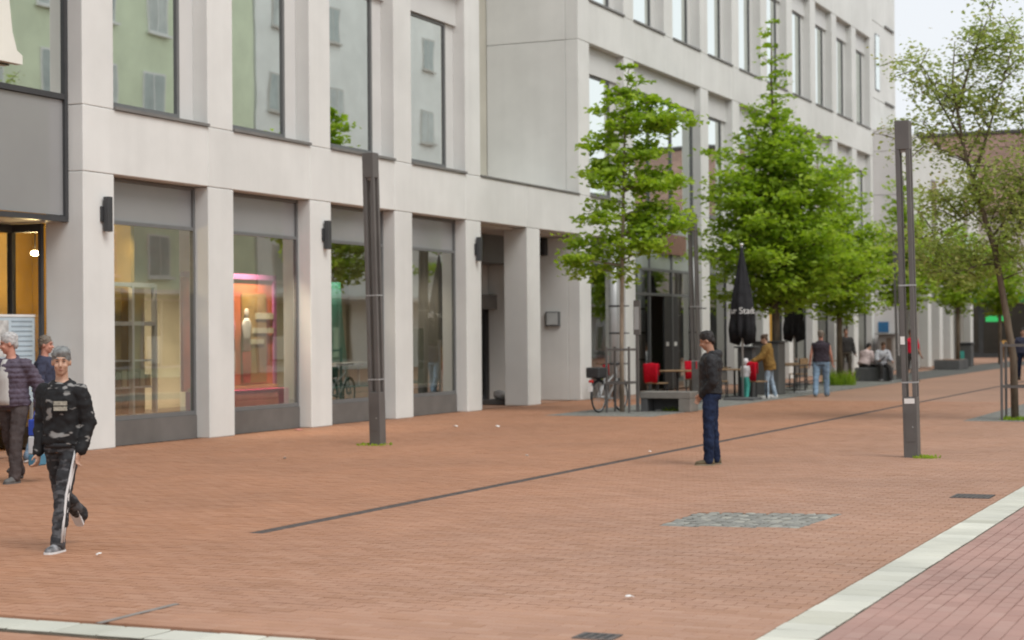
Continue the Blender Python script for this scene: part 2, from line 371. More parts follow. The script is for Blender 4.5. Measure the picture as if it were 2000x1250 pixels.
while x < 3.0:
    y = 6.0+(L_/2 if row % 2 else 0)
    while y < 34.7:
        bricks.append((x+W_/2, y+L_/2, W_/2-G, L_/2-G, True)); y += L_
    x += W_; row += 1
def visible(x, y):
    d = Vector((x, y, -1.75)); z = d.dot(fw)
    if z < 1: return None
    u = 1000+3500*d.dot(ri)/z; v = 625-3500*d.dot(ui)/z
    return (u, v, z) if -20 < u < 2020 and -20 < v < 1262 else None
vis = []
for i, bk in enumerate(bricks):
    q = visible(bk[0], bk[1])
    if q: vis.append((q[2], i))
vis.sort(); single = set(i for _, i in vis[:300])
def brick_mesh(name, hx, hy):
    t = 0.003
    return MB().add([(-hx, -hy, -0.02), (hx, -hy, -0.02), (hx, hy, -0.02), (-hx, hy, -0.02), (-hx, -hy, -t), (hx, -hy, -t), (hx, hy, -t), (-hx, hy, -t),
        (-hx+t, -hy+t, 0), (hx-t, -hy+t, 0), (hx-t, hy-t, 0), (-hx+t, hy-t, 0)],
        [(8, 9, 10, 11), (4, 5, 9, 8), (5, 6, 10, 9), (6, 7, 11, 10), (7, 4, 8, 11), (0, 1, 5, 4), (1, 2, 6, 5), (2, 3, 7, 6), (3, 0, 4, 7)]).mesh(name)
bmesh_cache = {}
for i in sorted(single):
    bx, by, hx, hy, pk = bricks[i]; key = (round(hx, 3), round(hy, 3), pk)
    if key not in bmesh_cache:
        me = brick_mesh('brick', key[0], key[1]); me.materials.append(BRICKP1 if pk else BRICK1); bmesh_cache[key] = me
    o = bpy.data.objects.new('brick', bmesh_cache[key]); COL.objects.link(o); o.parent = pav
    o.location = (bx, by, random.gauss(0, 0.0007)); o.rotation_euler = (random.gauss(0, 0.004), random.gauss(0, 0.004), random.gauss(0, 0.004))
def brick_mass(name, idx, m):
    n = len(idx); a = np.array([bricks[i][:4] for i in idx], float); hx = a[:, 2]; hy = a[:, 3]
    z = np.random.normal(0, 0.0007, n); tx = np.random.normal(0, 0.004, n); ty = np.random.normal(0, 0.004, n)
    V = np.zeros((n, 8, 3)); t = 0.003
    for k, (sx, sy) in enumerate(((-1, -1), (1, -1), (1, 1), (-1, 1))):
        V[:, k, 0] = a[:, 0]+sx*hx; V[:, k, 1] = a[:, 1]+sy*hy; V[:, k, 2] = -0.018
        V[:, k+4, 0] = a[:, 0]+sx*(hx-t); V[:, k+4, 1] = a[:, 1]+sy*(hy-t); V[:, k+4, 2] = z+tx*sx*hx+ty*sy*hy
    F = np.array([(4, 5, 6, 7), (0, 1, 5, 4), (1, 2, 6, 5), (2, 3, 7, 6), (3, 0, 4, 7)])
    FF = (F[None]+8*np.arange(n)[:, None, None]).reshape(-1, 4)
    me = bpy.data.meshes.new(name); me.from_pydata(V.reshape(-1, 3).tolist(), [], FF.tolist())
    at = me.attributes.new('tone', 'FLOAT', 'FACE'); at.data.foreach_set('value', np.repeat(np.random.rand(n), 5).astype(np.float32))
    o = link(name, me, m, pav); o['kind'] = 'stuff'; return o
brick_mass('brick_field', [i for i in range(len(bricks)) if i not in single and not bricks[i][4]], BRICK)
brick_mass('brick_field', [i for i in range(len(bricks)) if i not in single and bricks[i][4]], BRICKP)

# white bands: each slab its own piece
band = struct(B('white_band_bed', mat('band_bed', (0.17, 0.145, 0.11), 0.95, 0.2, 8), None, XW0, XW1, 6, 60, -0.021, -0.012))
sm = {}
def slab(parent, x0, x1, y0, y1):
    k = (round(x1-x0, 3), round(y1-y0, 3))
    if k not in sm:
        me = MB().box(-(k[0])/2+0.008, k[0]/2-0.008, -(k[1])/2+0.011, k[1]/2-0.011, -0.012, 0, 0.006).mesh('slab'); me.materials.append(SLAB); sm[k] = me
    o = bpy.data.objects.new('slab', sm[k]); COL.objects.link(o); o.parent = parent
    o.location = ((x0+x1)/2, (y0+y1)/2, 0.002+random.gauss(0, 0.001)); o.rotation_euler = (random.gauss(0, 0.004), random.gauss(0, 0.004), 0)
y = 6.0
while y < 46: slab(band, XW0, XW1, y, y+0.25); y += 0.25
struct(sheet('distant_white_band', XW0, XW1, 46, 60, 0.002, SLAB))
band2 = struct(B('cross_band_bed', mat('band_bed', (0.17, 0.145, 0.11), 0.95, 0.2, 8), None, -12.0, XW0, YB0, YB1, -0.021, -0.012))
x = XW0
while x > -12: slab(band2, x-0.33, x, YB0, YB1); x -= 0.33
# drain channel: concrete gutter with slotted iron covers
drain = struct(B('drain_channel', mat('drain_concrete', (0.16, 0.13, 0.11), 0.9, 0.15, 5), None, XD-0.075, XD+0.075, 13.58, 110, -0.02, -0.006))
DRN = mat('drain_iron', (0.125, 0.105, 0.095), 0.7, 0.2, 6, 0.2, 80)
dm = MB()
dm.box(-0.062, 0.062, -0.497, 0.497, -0.006, -0.001)
for k in range(24): dm.box(-0.045, 0.045, -0.48+k*0.04, -0.463+k*0.04, -0.0009, 0.001)
dme = dm.mesh('drain_cover'); dme.materials.append(DRN)
for k in range(48):
    o = bpy.data.objects.new('drain_cover', dme); COL.objects.link(o); o.parent = drain; o.location = (XD, 14.08+k, 0)
# sett patch
patch = struct(MB().add([(*p, -0.012) for p in P_Q], [(0, 1, 2, 3)]).build('sett_patch', mat('sett_joint', (0.20, 0.185, 0.155), 0.95, 0.15, 12)))
def sett_mesh(seed):
    r = random.Random(seed); n = 9; vs = []; rr = [1+r.uniform(-0.16, 0.16) for _ in range(n)]
    for z, s in ((-0.02, 1.0), (-0.006, 0.98), (0.0, 0.78)):
        for k in range(n):
            t = 2*math.pi*k/n; e = 1/max(abs(math.cos(t)), abs(math.sin(t)))**0.7
            vs.append((0.047*s*rr[k]*e*math.cos(t), 0.047*s*rr[k]*e*math.sin(t), z))
    fs = [tuple(range(2*n, 3*n))]
    for i in (0, 1):
        for k in range(n): fs.append((i*n+k, i*n+(k+1) % n, (i+1)*n+(k+1) % n, (i+1)*n+k))
    me = MB().add(vs, fs).mesh('sett'); me.materials.append(SETT); return me
settm = [sett_mesh(i) for i in range(6)]
nU = 12
for i in range(nU):
    for j in range(nU):
        u = (i+0.5+random.uniform(-0.12, 0.12))/nU; v = (j+0.5+random.uniform(-0.12, 0.12))/nU
        a, b2, c, d = [Vector(p) for p in P_Q]; p = (a*(1-u)+b2*u)*(1-v)+(d*(1-u)+c*u)*v
        o = bpy.data.objects.new('sett', random.choice(settm)); COL.objects.link(o); o.parent = patch
        o.location = (p.x, p.y, random.gauss(0.001, 0.002)); o.rotation_euler = (random.gauss(0, 0.03), random.gauss(0, 0.03), random.uniform(0, 6.28)); s_ = random.uniform(1.0, 1.12); o.scale = (s_, s_, 1)
# strips of grey setts under the trees (too small to tell apart)
def strip(name, q, y1):
    par = sheet(name, q[0], q[1], q[2], y1, 0.0, mat('grey_strip', (0.135, 0.135, 0.125), 0.85, 0.25, 14, 0.3, 60, stain=0.25, stain_scale=0.8))
    nx = int((q[1]-q[0])/0.1); ny = int((min(y1, 62)-q[2])/0.1); V = []; F = []; T = []
    for i in range(nx):
        for j in range(ny):
            cx = q[0]+(i+0.5)*0.1; cy = q[2]+(j+0.5)*0.1; h = 0.044*random.uniform(0.9, 1.0); z = random.gauss(0.005, 0.0015); o = len(V)
            V += [(cx-h, cy-h, -0.008), (cx+h, cy-h, -0.008), (cx+h, cy+h, -0.008), (cx-h, cy+h, -0.008), (cx-h*.8, cy-h*.8, z), (cx+h*.8, cy-h*.8, z), (cx+h*.8, cy+h*.8, z), (cx-h*.8, cy+h*.8, z)]
            F += [tuple(o+k for k in f) for f in ((4, 5, 6, 7), (0, 1, 5, 4), (1, 2, 6, 5), (2, 3, 7, 6), (3, 0, 4, 7))]; T += [random.random()]*5
    me = bpy.data.meshes.new('sett_field'); me.from_pydata(V, [], F); at = me.attributes.new('tone', 'FLOAT', 'FACE'); at.data.foreach_set('value', T)
    o = link('sett_field', me, SETTM, par); o['kind'] = 'stuff'
strip('grey_tree_strip', STRIP_L, 100); strip('grey_tree_strip_right', STRIP_R, 60)

# ------------------------------------------------------------------ main building
X0 = -17.0; MOD = 3.425; PW = 0.78
def yr(k): return 23.16+MOD*k            # right (far) edge of pier k
def yl(k): return yr(k)-PW
K0, K1 = -4, 16
Z_L, Z_S = 4.28, 5.25; Z_L2, Z_S2 = 9.32, 10.38; Z_L3, Z_TOP = 14.4, 16.7
bld = thing('office_building', 'long pale stone office block with deep window bays and ground floor shops', 'building', (X0, 22, 0))
bld.matrix_world = Matrix.Identity(4)
XB = -23.0                                # rear of the modelled rooms
c = 0.012
for k in range(K0, K1+1):
    if k == -1: continue
    a, b2 = yl(k), (77.66 if k == K1 else yr(k))
    deep = {0: 0.72, 4: 0.62, 5: 0.62}.get(k, 0.34)
    if k != 8: B('pier', STONE, bld, X0-deep, X0, a, b2, 0, Z_L-0.006, c=c)
    if k == 5: continue
    if k not in (4, 8): B('pier', STONE, bld, X0-0.36, X0, a, b2, Z_S+0.05, Z_L2-0.006, c=c)
    elif k == 4: B('pier', STONE, bld, X0-2.6, X0, a, b2, Z_S+0.05, Z_TOP, c=c)
    if k >= 6 or k < 4:
        B('pier', STONE, bld, X0-0.36, X0, a, b2, Z_S2+0.05, Z_L3-0.006, c=c)
# bands, one panel per bay with an open joint at each pier
def bandrow(z0, z1, ks, nm='band_panel'):
    for k in ks:
        a = yl(k)+0.002; b2 = yl(k+1)-0.004 if k < K1 else 77.66
        if k == 7 and z0 == Z_L: b2 = yr(7)
        B(nm, STONE, bld, X0-0.36, X0+0.003, a, b2, z0, z1, c=c)
bandrow(Z_L, Z_S+0.044, [k for k in range(K0, K1+1) if k not in (-2, -1, 8)])
bandrow(Z_L2, Z_S2+0.044, [k for k in range(K0, K1+1) if k not in (4, 5)])
bandrow(Z_L3, Z_TOP, [k for k in range(K0, K1+1) if k not in (4, 5)], 'parapet_panel')
for a, b2 in ((yl(K0), yl(-2)+PW), (yl(0), yl(4)+PW-0.1), (yl(6)+0.05, yr(7)), (yl(9), 77.6)):       # dark seal behind the open joints
    for z0, z1 in ((Z_L+0.02, Z_S), (Z_L2+0.02, Z_S2), (Z_L3+0.02, Z_TOP-0.05)): B('joint_seal', JOINT, bld, X0-0.40, X0-0.362, a, b2, z0, z1)
# floor slabs, roof, back and end walls
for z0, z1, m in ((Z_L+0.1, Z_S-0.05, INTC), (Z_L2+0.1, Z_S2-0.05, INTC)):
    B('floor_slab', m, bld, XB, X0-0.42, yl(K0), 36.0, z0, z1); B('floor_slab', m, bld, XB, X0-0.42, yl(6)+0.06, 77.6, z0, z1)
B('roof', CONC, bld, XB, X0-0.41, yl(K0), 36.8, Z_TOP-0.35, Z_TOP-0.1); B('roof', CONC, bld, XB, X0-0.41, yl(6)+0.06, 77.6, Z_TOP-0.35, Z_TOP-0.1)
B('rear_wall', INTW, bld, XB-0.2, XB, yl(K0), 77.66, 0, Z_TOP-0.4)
B('end_wall', STONE, bld, XB, X0-0.73, 77.46, 77.66, 0, Z_TOP, c=c); B('end_wall', STONE, bld, XB, X0-0.41, yl(K0), yl(K0)+0.2, 0, Z_TOP, c=c)
# loggia over the passage (bays 4 and 5): deck, back wall, return walls with panel joints
yA, yBv = yr(4), yl(6)
B('loggia_deck', STONE, bld, X0-2.6, X0-0.37, yA-0.5, yBv, Z_L+0.02, Z_S+0.02)
B('loggia_back_wall', BACKST, bld, X0-2.85, X0-2.61, yA-0.5, yBv+0.3, Z_S+0.03, Z_TOP)
for z0, z1 in ((Z_S+0.06, Z_L2-0.01), (Z_L2+0.002, Z_TOP)): B('return_panel', STONE, bld, X0-2.6, X0-0.366, yl(6), yl(6)+0.25, z0, z1, c=c)
for i in range(2): B('deck_edge_cap', SILLM, bld, X0-0.3, X0+0.035, yl(4+i)+0.78*(i == 0)+0.004, yl(5+i)-0.004, Z_S+0.046, Z_S+0.085)
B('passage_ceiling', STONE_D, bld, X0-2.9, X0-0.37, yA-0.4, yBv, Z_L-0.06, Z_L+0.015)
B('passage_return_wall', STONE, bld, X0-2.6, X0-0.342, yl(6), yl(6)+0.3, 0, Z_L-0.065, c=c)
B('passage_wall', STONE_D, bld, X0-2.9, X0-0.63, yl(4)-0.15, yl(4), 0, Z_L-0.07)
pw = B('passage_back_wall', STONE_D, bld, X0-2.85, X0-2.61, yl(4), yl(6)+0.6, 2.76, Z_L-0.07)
B('passage_bulkhead', FRAME, bld, X0-2.6, X0-1.6, yl(5)-2.4, yBv, Z_L-0.75, Z_L-0.062)
B('door_canopy', PLINTH, bld, X0-2.6, X0-2.35, yl(5)+0.5, yBv, 2.37, 2.75)
dr = B('passage_door', FRAME_D, bld, X0-2.80, X0-2.72, yl(4), yBv+0.6, 0.0, 2.36)
for q in range(5):
    y0 = yl(4)+0.35+q*1.35; B('door_pane', GL_CL, dr, X0-2.715, X0-2.705, y0, y0+1.1, 0.12, 2.2); B('mullion', FRAME, dr, X0-2.71, X0-2.62, y0+1.15, y0+1.27, 0, 2.34)
for (yy, z) in ((41.3, 1.75), (41.3, 1.45), (42.0, 1.7), (42.05, 1.45), (40.4, 1.6)): B('notice', PAPER, dr, X0-2.70, X0-2.694, yy, yy+0.21, z, z+0.2)

def window_up(k, k2, z0, z1):
    """upper window: frame and pane, a pale blind panel beside it, head panel, metal sill"""
    a, b2 = yr(k), yl(k2); xg = X0-0.30; fwid = 0.075; g = a+2.2; zt = z1-0.72
    w = MB()
    w.box(xg-0.05, xg+0.03, a+0.002, a+fwid, z0+0.06, zt); w.box(xg-0.05, xg+0.03, g-fwid, g, z0+0.06, zt)
    w.box(xg-0.05, xg+0.028, a+fwid, g-fwid, z0+0.06, z0+0.22); w.box(xg-0.05, xg+0.028, a+fwid, g-fwid, zt-0.07, zt)
    o = w.build('window', FRAME, bld)
    B('pane', GL_UP, o, xg-0.012, xg-0.004, a+fwid+0.004, g-fwid-0.004, z0+0.224, zt-0.074)
    B('sill', SILLM, o, xg+0.035, X0+0.045, a+0.004, b2-0.004, z0+0.046, z0+0.095)
    B('head_panel', REVEAL, o, xg-0.06, X0-0.22, a+0.004, b2-0.004, zt+0.004, z1-0.004)
    B('blind_panel', REVEAL, o, xg-0.04, xg+0.004, g+0.003, b2-0.004, z0+0.1, zt)
    return o
for k in range(K0, K1):
    if k in (-2, -1, 4, 5, 7, 8): continue
    window_up(k, k+1, Z_S, Z_L2)
for k in range(K0, K1):
    if k in (-2, -1, 4, 5): continue
    window_up(k, k+1, Z_S2, Z_L3)
# office rooms: partitions between bays and ceilings so that the panes show depth
for k in range(K0, K1, 3):
    if k == 5: continue
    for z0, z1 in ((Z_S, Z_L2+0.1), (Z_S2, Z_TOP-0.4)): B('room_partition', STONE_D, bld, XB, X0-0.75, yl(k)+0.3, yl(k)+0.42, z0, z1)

def window_shop(k, head=True):
    a, b2 = yr(k), yl(k+1); xg = X0-0.30; fwid = 0.06; ztr = 3.53; zb = 0.40
    w = MB()
    w.box(xg-0.05, xg+0.03, a, a+fwid, zb, Z_L-0.01); w.box(xg-0.05, xg+0.03, b2-fwid, b2-0.002, zb, Z_L-0.01)
    w.box(xg-0.05, xg+0.028, a+fwid, b2-fwid, zb, zb+0.07); w.box(xg-0.05, xg+0.028, a+fwid, b2-fwid, ztr, ztr+0.06); w.box(xg-0.05, xg+0.028, a+fwid, b2-fwid, Z_L-0.06, Z_L-0.01)
    o = w.build('shop_window', FRAME_D if k > 5 else FRAME, bld)
    B('pane', GL_LO, o, xg-0.012, xg-0.004, a+fwid+0.003, b2-fwid-0.003, zb+0.073, ztr-0.003)
    B('fanlight_panel', SPANDREL, o, xg-0.03, xg-0.01, a+fwid+0.003, b2-fwid-0.003, ztr+0.063, Z_L-0.063)
    B('plinth_panel', PLINTH, o, xg-0.05, xg+0.045, a+0.004, b2-0.004, 0, zb-0.003)
    return o
for k in (0, 1, 2, 3, 6, 9, 10, 11, 12, 13, 14, 15, -3, -4): window_shop(k)
# shop rooms
for (a, b2) in ((22.45, 36.0), (yl(6)+0.32, 77.4), (yl(K0)+0.3, 15.4)):
    B('shop_floor', INTF, bld, XB, X0-0.36, a, b2, 0.02, 0.36 if a > 22 and b2 < 40 else 0.05); 
B('shop_back_wall', mat('shop_wall', (0.66, 0.58, 0.40), 0.9, 0.2, 0.8), bld, X0-3.1, X0-3.0, 25.4, 36.2, 0.36, Z_L)
B('lobby_back_wall', WARMW, bld, X0-3.1, X0-3.0, 15.6, 25.39, 0.0, Z_L)
B('lobby_side_wall', WARMW, bld, X0-2.99, X0-0.95, 24.9, 25.0, 0.361, Z_L)

# glazed bay and recessed entrance left of the first pier
ya, yb = yr(-2), yl(0)
bay = MB(); xg = X0-0.30
for yy in (ya+0.02, ya+1.85, ya+3.55, yb-0.08): bay.box(xg-0.08, xg+0.03, yy, yy+0.075, 3.55, Z_TOP)
for z in (3.50, 5.37, 7.4, 9.3, 11.3, 13.3, 15.3): bay.box(xg-0.08, xg+0.026, ya+0.02, yb-0.006, z, z+0.085)
bo = bay.build('glazed_bay', FRAME_D, bld)
B('bay_panel', SPANDREL, bo, xg-0.05, xg-0.02, ya+0.05, yb-0.04, 3.6, 5.36)
for z0, z1 in ((5.46, 7.39), (7.49, 9.29), (9.39, 11.29), (11.39, 13.29), (13.39, 15.29)): B('pane', GL_UP, bo, xg-0.02, xg-0.01, ya+0.05, yb-0.04, z0, z1)
B('soffit', STONE_D, bo, X0-1.4, xg-0.09, ya, yb-0.01, 3.5, 3.56)
ev = MB(); xv = X0-1.32
for yy in (ya+0.05, ya+1.3, ya+2.55, ya+3.8, yb-0.10): ev.box(xv-0.06, xv+0.04, yy, yy+0.09, 0, 3.49)
ev.box(xv-0.06, xv+0.035, ya+0.14, yb-0.1, 3.36, 3.49); ev.box(xv+0.04, X0-0.73, yb-0.09, yb-0.02, 3.36, 3.49); ev.box(X0-0.79, X0-0.73, yb-0.088, yb-0.022, 0, 3.36)
eo = ev.build('entrance_front', FRAME_D, bld)
B('pane', GL_CL, eo, xv-0.012, xv-0.004, ya+0.14, yb-0.1, 0.02, 3.35); B('pane', GL_CL, eo, xv+0.04, X0-0.79, yb-0.06, yb-0.052, 0.02, 3.35)
B('entrance_back_wall', WARMW, bld, XB+0.05, XB+0.15, ya-0.3, yb+0.02, 0, 3.49)
B('entrance_ceiling', WARMW, bld, X0-2.99, X0-1.42, ya, yb+0.9, 3.50, 3.56)
for yy in (18.2, 19.3, 20.6, 21.7): B('door_leaf', WOOD, bld, X0-2.99, X0-2.93, yy, yy+0.85, 0, 2.3)

# entrance curtain wall, bays 7 and 8, two storeys
ya, yb = yr(7), yl(9); xg = X0-0.30
cw = MB()
for yy in (ya, ya+1.95, ya+3.95, yb-0.08): cw.box(xg-0.07, xg+0.035, yy, yy+0.08, 0, 8.6)
for z in (2.80, 3.52, 5.30, 8.52): cw.box(xg-0.07, xg+0.03, ya+0.081, yb-0.081, z, z+0.08)
cwo = cw.build('entrance_curtain_wall', FRAME, bld)
B('pane', GL_UP, cwo, xg-0.02, xg-0.01, ya+0.05, yb-0.05, 5.385, 8.515); B('pane', GL_LO, cwo, xg-0.02, xg-0.01, ya+0.05, yb-0.05, 2.885, 3.515)
B('spandrel_panel', mat('mint_spandrel', (0.36, 0.40, 0.37), 0.15, 0.06, 1.5, spec=0.8), cwo, xg-0.03, xg-0.012, ya+0.05, yb-0.05, 3.605, 5.295)
B('pane', GL_LO, cwo, xg-0.02, xg-0.01, ya+0.09, ya+1.94, 0.05, 2.795)
B('pane', GL_LO, cwo, xg-0.02, xg-0.01, ya+4.6, yb-0.09, 0.05, 2.795)
B('head_panel', REVEAL, cwo, xg-0.06, X0-0.2, ya+0.004, yb-0.004, 8.605, Z_L2-0.004)
B('plaque', mat('brown_sign', (0.23, 0.13, 0.095), 0.6, 0.1, 5), cwo, xg+0.04, xg+0.09, 50.1, 52.3, 4.05, 4.65)
B('door', mat('dark_door', (0.045, 0.046, 0.048), 0.5), cwo, xg-0.03, xg+0.02, ya+3.25, ya+4.55, 0.05, 2.79)
B('door', mat('open_dark_door', (0.02, 0.028, 0.026), 0.5), cwo, xg-0.9, xg-0.08, ya+2.02, ya+2.08, 0.05, 2.79)
for yy in (ya+3.4, ya+4.15): B('notice', PAPER, cwo, xg+0.021, xg+0.026, yy, yy+0.25, 1.32, 1.44)
# far end of the block: upper storeys carry on over the lower wing
ext = thing('upper_block', 'white upper storeys rising behind the low far wing', 'building', (X0, 80, 10))
ext.matrix_world = Matrix.Identity(4)
for i, (y0, y1) in enumerate(((77.67, 80.2), (80.21, 82.7))):
    for z0, z1 in ((10.3, 11.9), (11.91, 15.3), (15.31, 18.2)): B('wall_panel', STONE, ext, -21, X0-0.05, y0, y1, z0, z1, c=0.02)
w = B('window', FRAME, ext, X0-0.12, X0-0.03, 78.4, 79.3, 12.3, 14.8); B('pane', GL_UP, w, X0-0.028, X0-0.02, 78.46, 79.24, 12.36, 14.74)
B('sill', SILLM, ext, X0-0.05, X0+0.03, 80.4, 82.2, 15.35, 15.42); B('sill', SILLM, ext, X0-0.05, X0+0.03, 80.4, 82.2, 11.92, 11.99)
# far wing with arcade
XW = -15.86
wing = thing('arcade_wing', 'low pale wing with slender arcade piers farther down the street', 'building', (XW, 77.7, 0)); wing.matrix_world = Matrix.Identity(4)
for z0, z1 in ((0, 4.6), (4.615, 7.6), (7.615, 9.5), (9.515, 10.5)): B('end_panel', mat('wing_panel', (0.74, 0.715, 0.70), 0.75, 0.03, 1, 0.1, 100, stain=0.06), wing, -21, XW, 77.70, 77.95, z0, z1, c=0.015)
for i in range(7):
    y0 = 77.96+i*2.9; 
    B('facade_panel', STONE, wing, XW-0.3, XW, y0, y0+2.88, 4.62, 10.5, c=0.015)
    B('arcade_pier', STONE, wing, XW-0.8, XW-0.004, y0+0.1, y0+0.9, 0, 4.6, c=0.015); 
    if i in (2, 5): w = B('window', FRAME, wing, XW-0.2, XW+0.01, y0+1.1, y0+2.4, 6.0, 8.8); B('pane', GL_UP, w, XW+0.011, XW+0.016, y0+1.17, y0+2.33, 6.07, 8.73)
    s = B('shop_window', FRAME_D, wing, XW-0.95, XW-0.85, y0+0.92, y0+2.98, 0.05, 4.4); B('pane', GL_LO, s, XW-0.849, XW-0.84, y0+1.0, y0+2.9, 0.4, 4.3)
B('wing_roof', CONC, wing, -21, XW-0.31, 77.96, 98.2, 10.1, 10.3); B('wing_rear_wall', INTW, wing, -21, XW-1.0, 77.96, 98.2, 0, 10.0)
B('house_sign', mat('blue_sign', (0.04, 0.16, 0.33), 0.5), wing, -16.85, -16.4, 77.66, 77.695, 1.65, 2.1)

# cross street building with tiled roof
RT = mat('brown_roof_tile', (0.27, 0.17, 0.135), 0.85, 0.2, 1.5, 0.4, 6, stretch=(1, 6, 6), stain=0.25)
cb = thing('tiled_roof_house', 'wide house with brown tiled roof closing the end of the street', 'house', (-15, 112, 0)); cb.matrix_world = Matrix.Identity(4)
CW = mat('cream_house_wall', (0.60, 0.56, 0.50), 0.85, 0.05, 1, stain=0.1)
B('wall', CW, cb, -30, 8, 112.3, 122, 3.3, 9.2)
rf = MB(); rf.add([(-30.5, 111.8, 9.15), (8.5, 111.8, 9.15), (8.5, 117, 14.25), (-30.5, 117, 14.25), (-30.5, 122.5, 9.15), (8.5, 122.5, 9.15), (-30.5, 111.8, 8.95), (8.5, 111.8, 8.95), (-30.5, 122.5, 8.95), (8.5, 122.5, 8.95)],
   [(0, 1, 2, 3), (3, 2, 5, 4), (6, 7, 1, 0), (4, 5, 9, 8), (6, 8, 9, 7), (6, 0, 3, 4, 8), (1, 7, 9, 5, 2)]); rfo = rf.build('roof', RT, cb)
B('ridge_cap', mat('dark_ridge', (0.09, 0.085, 0.08), 0.8), rfo, -30.5, 8.5, 116.8, 117.2, 14.2, 14.42)
for xx in (-24, -20.5, -14, -10.5, -7, -3): w = B('window', WHITEP, cb, xx, xx+1.3, 112.2, 112.29, 5.3, 7.6); B('pane', GL_UP, w, xx+0.1, xx+1.2, 112.19, 112.198, 5.4, 7.5)
B('shop_front', mat('dark_shop', (0.05, 0.055, 0.055), 0.4), cb, -30, 8, 112.4, 113, 0, 3.29)
GREEN = mat('green_sign', (0.02, 0.22, 0.07), 0.5); LIME = emit_mat('green_neon', (0.03, 0.45, 0.12), 0.35)
for xx in range(-22, -6, 4): 
    B('shop_fascia', GREEN, cb, xx, xx+3.9, 112.1, 112.29, 3.35, 3.85); B('fascia_edge', WHITEP, cb, xx, xx+3.9, 112.05, 112.09, 3.88, 4.02); B('pane', GL_LO, cb, xx+0.1, xx+3.8, 112.38, 112.39, 0.3, 3.2)
for (xx, z) in ((-17.7, 2.2), (-14.6, 4.3)): B('lit_sign', LIME, cb, xx, xx+1.1, 111.95, 112.03, z, z+0.35)

# ------------------------------------------------------------------ the other side of the street (seen mirrored in the panes)
OLIVE = mat('olive_render', (0.78, 0.86, 0.64), 0.85, 0.05, 0.8, stain=0.08); CREAM = mat('cream_render', (0.92, 0.94, 0.91), 0.85, 0.04, 0.8, stain=0.08); SAND = mat('sand_render', (0.80, 0.81, 0.76), 0.85, 0.05, 0.8, stain=0.08)
OPANE = [mat('pane_across_%d' % i, c_, 0.12, 0.15, 1.5, spec=0.7) for i, c_ in enumerate(((0.40, 0.45, 0.43), (0.52, 0.55, 0.52), (0.30, 0.26, 0.18)))]
def opp(name, label, y0, y1, h, wall, trim, x=9.0, nfl=5, wgap=3.4):
    t = thing(name, label, 'building', (x, (y0+y1)/2, 0)); t.matrix_world = Matrix.Identity(4)
    B('wall', wall, t, x, x+9, y0, y1, 0, h); B('cornice', trim, t, x-0.25, x-0.001, y0, y1, h-0.3, h+0.1)
    n = int((y1-y0-1)/wgap)
    for f in range(nfl):
        z = 4.2+f*(h-4.6)/max(nfl, 1)
        for i in range(n):
            y = y0+1.0+i*wgap+(0.3 if (i+f) % 3 == 0 else 0)
            w = B('window', trim, t, x-0.06, x-0.001, y, y+1.5, z, z+1.75); B('pane', OPANE[(i+f) % 2], w, x-0.068, x-0.061, y+0.08, y+1.42, z+0.08, z+1.67); B('mullion', trim, w, x-0.075, x-0.0685, y+0.72, y+0.78, z+0.08, z+1.67); B('sill', trim, w, x-0.2, x-0.07, y-0.1, y+1.6, z-0.1, z)
    for i in range(n):
        y = y0+0.8+i*wgap; w = B('shop_window', trim, t, x-0.08, x-0.001, y, y+2.7, 0.4, 3.3); B('pane', OPANE[2], w, x-0.09, x-0.082, y+0.12, y+2.58, 0.5, 3.2); B('mullion', trim, w, x-0.1, x-0.0905, y+1.3, y+1.38, 0.5, 3.2); B('goods', (SAND, OLIVE, WOOD)[i % 3], w, x-0.12, x-0.1005, y+0.3+0.3*(i % 2), y+1.2, 0.6, 1.7+0.4*(i % 2))
    B('shop_canopy', WHITEP, t, x-1.2, x-0.11, y0+0.5, y1-0.5, 3.45, 3.62)
    return t
opp('green_house', 'olive green rendered house across the street', 40, 70.0, 21.5, OLIVE, WHITEP)
opp('white_house', 'tall white rendered house across the street beyond the green one', 70.2, 108, 20.5, CREAM, STONE_D, nfl=4, wgap=5.2)
opp('sand_house', 'low sand coloured house across the street at the far end', 108.3, 170, 9.5, SAND, WHITEP, nfl=1)
#PART2
# ------------------------------------------------------------------ street lamps
def lamp(label, loc, tilt=(0.008, -0.018, 0), sticker=False):
    t = thing('street_lamp', label, 'street lamp', loc, rot=tilt, group='twin slot street lamps')
    h = 0.098; p = 0.056
    B('base', LAMPM, t, -h, h, -h, h, -0.03, 0.83, c=0.006)
    for sx in (-1, 1):
        for sy in (-1, 1):
            B('post', LAMPM, t, sx*(h-p), sx*h, sy*(h-p), sy*h, 0.832, 4.22, c=0.004)
    B('head', LAMPM, t, -h, h, -h, h, 4.222, 4.62, c=0.006)
    B('light_panel', mat('lamp_diffuser', (0.55, 0.55, 0.52), 0.4), t, -h+p+0.005, h-p-0.005, -h+p+0.005, h-p-0.005, 4.19, 4.221)
    for z in (1.02, 2.35): 
        b = MB(); e = h+0.003
        b.box(-e, e, -e, -h-0.0005, z, z+0.02); b.box(-e, e, h+0.0005, e, z, z+0.02); b.box(-e, -h-0.0005, -h, h, z, z+0.02); b.box(h+0.0005, e, -h, h, z, z+0.02); b.build('strap', STEEL, t)
    B('access_door', LAMPM, t, -0.06, 0.06, -h-0.005, -h-0.0005, 0.22, 0.62); B('door_lock', STEEL, t, 0.03, 0.045, -h-0.008, -h-0.0052, 0.41, 0.43)
    if sticker:
        B('sticker', PAPER, t, -0.07, 0.07, -h-0.006, -h-0.001, 0.74, 0.81)
        B('sticker', PAPER, t, -0.10, -0.04, -h-0.006, -h-0.001, 1.55, 1.66)
    return t
lamp('grey street lamp standing before the shop windows', (-13.41, 25.12, 0))
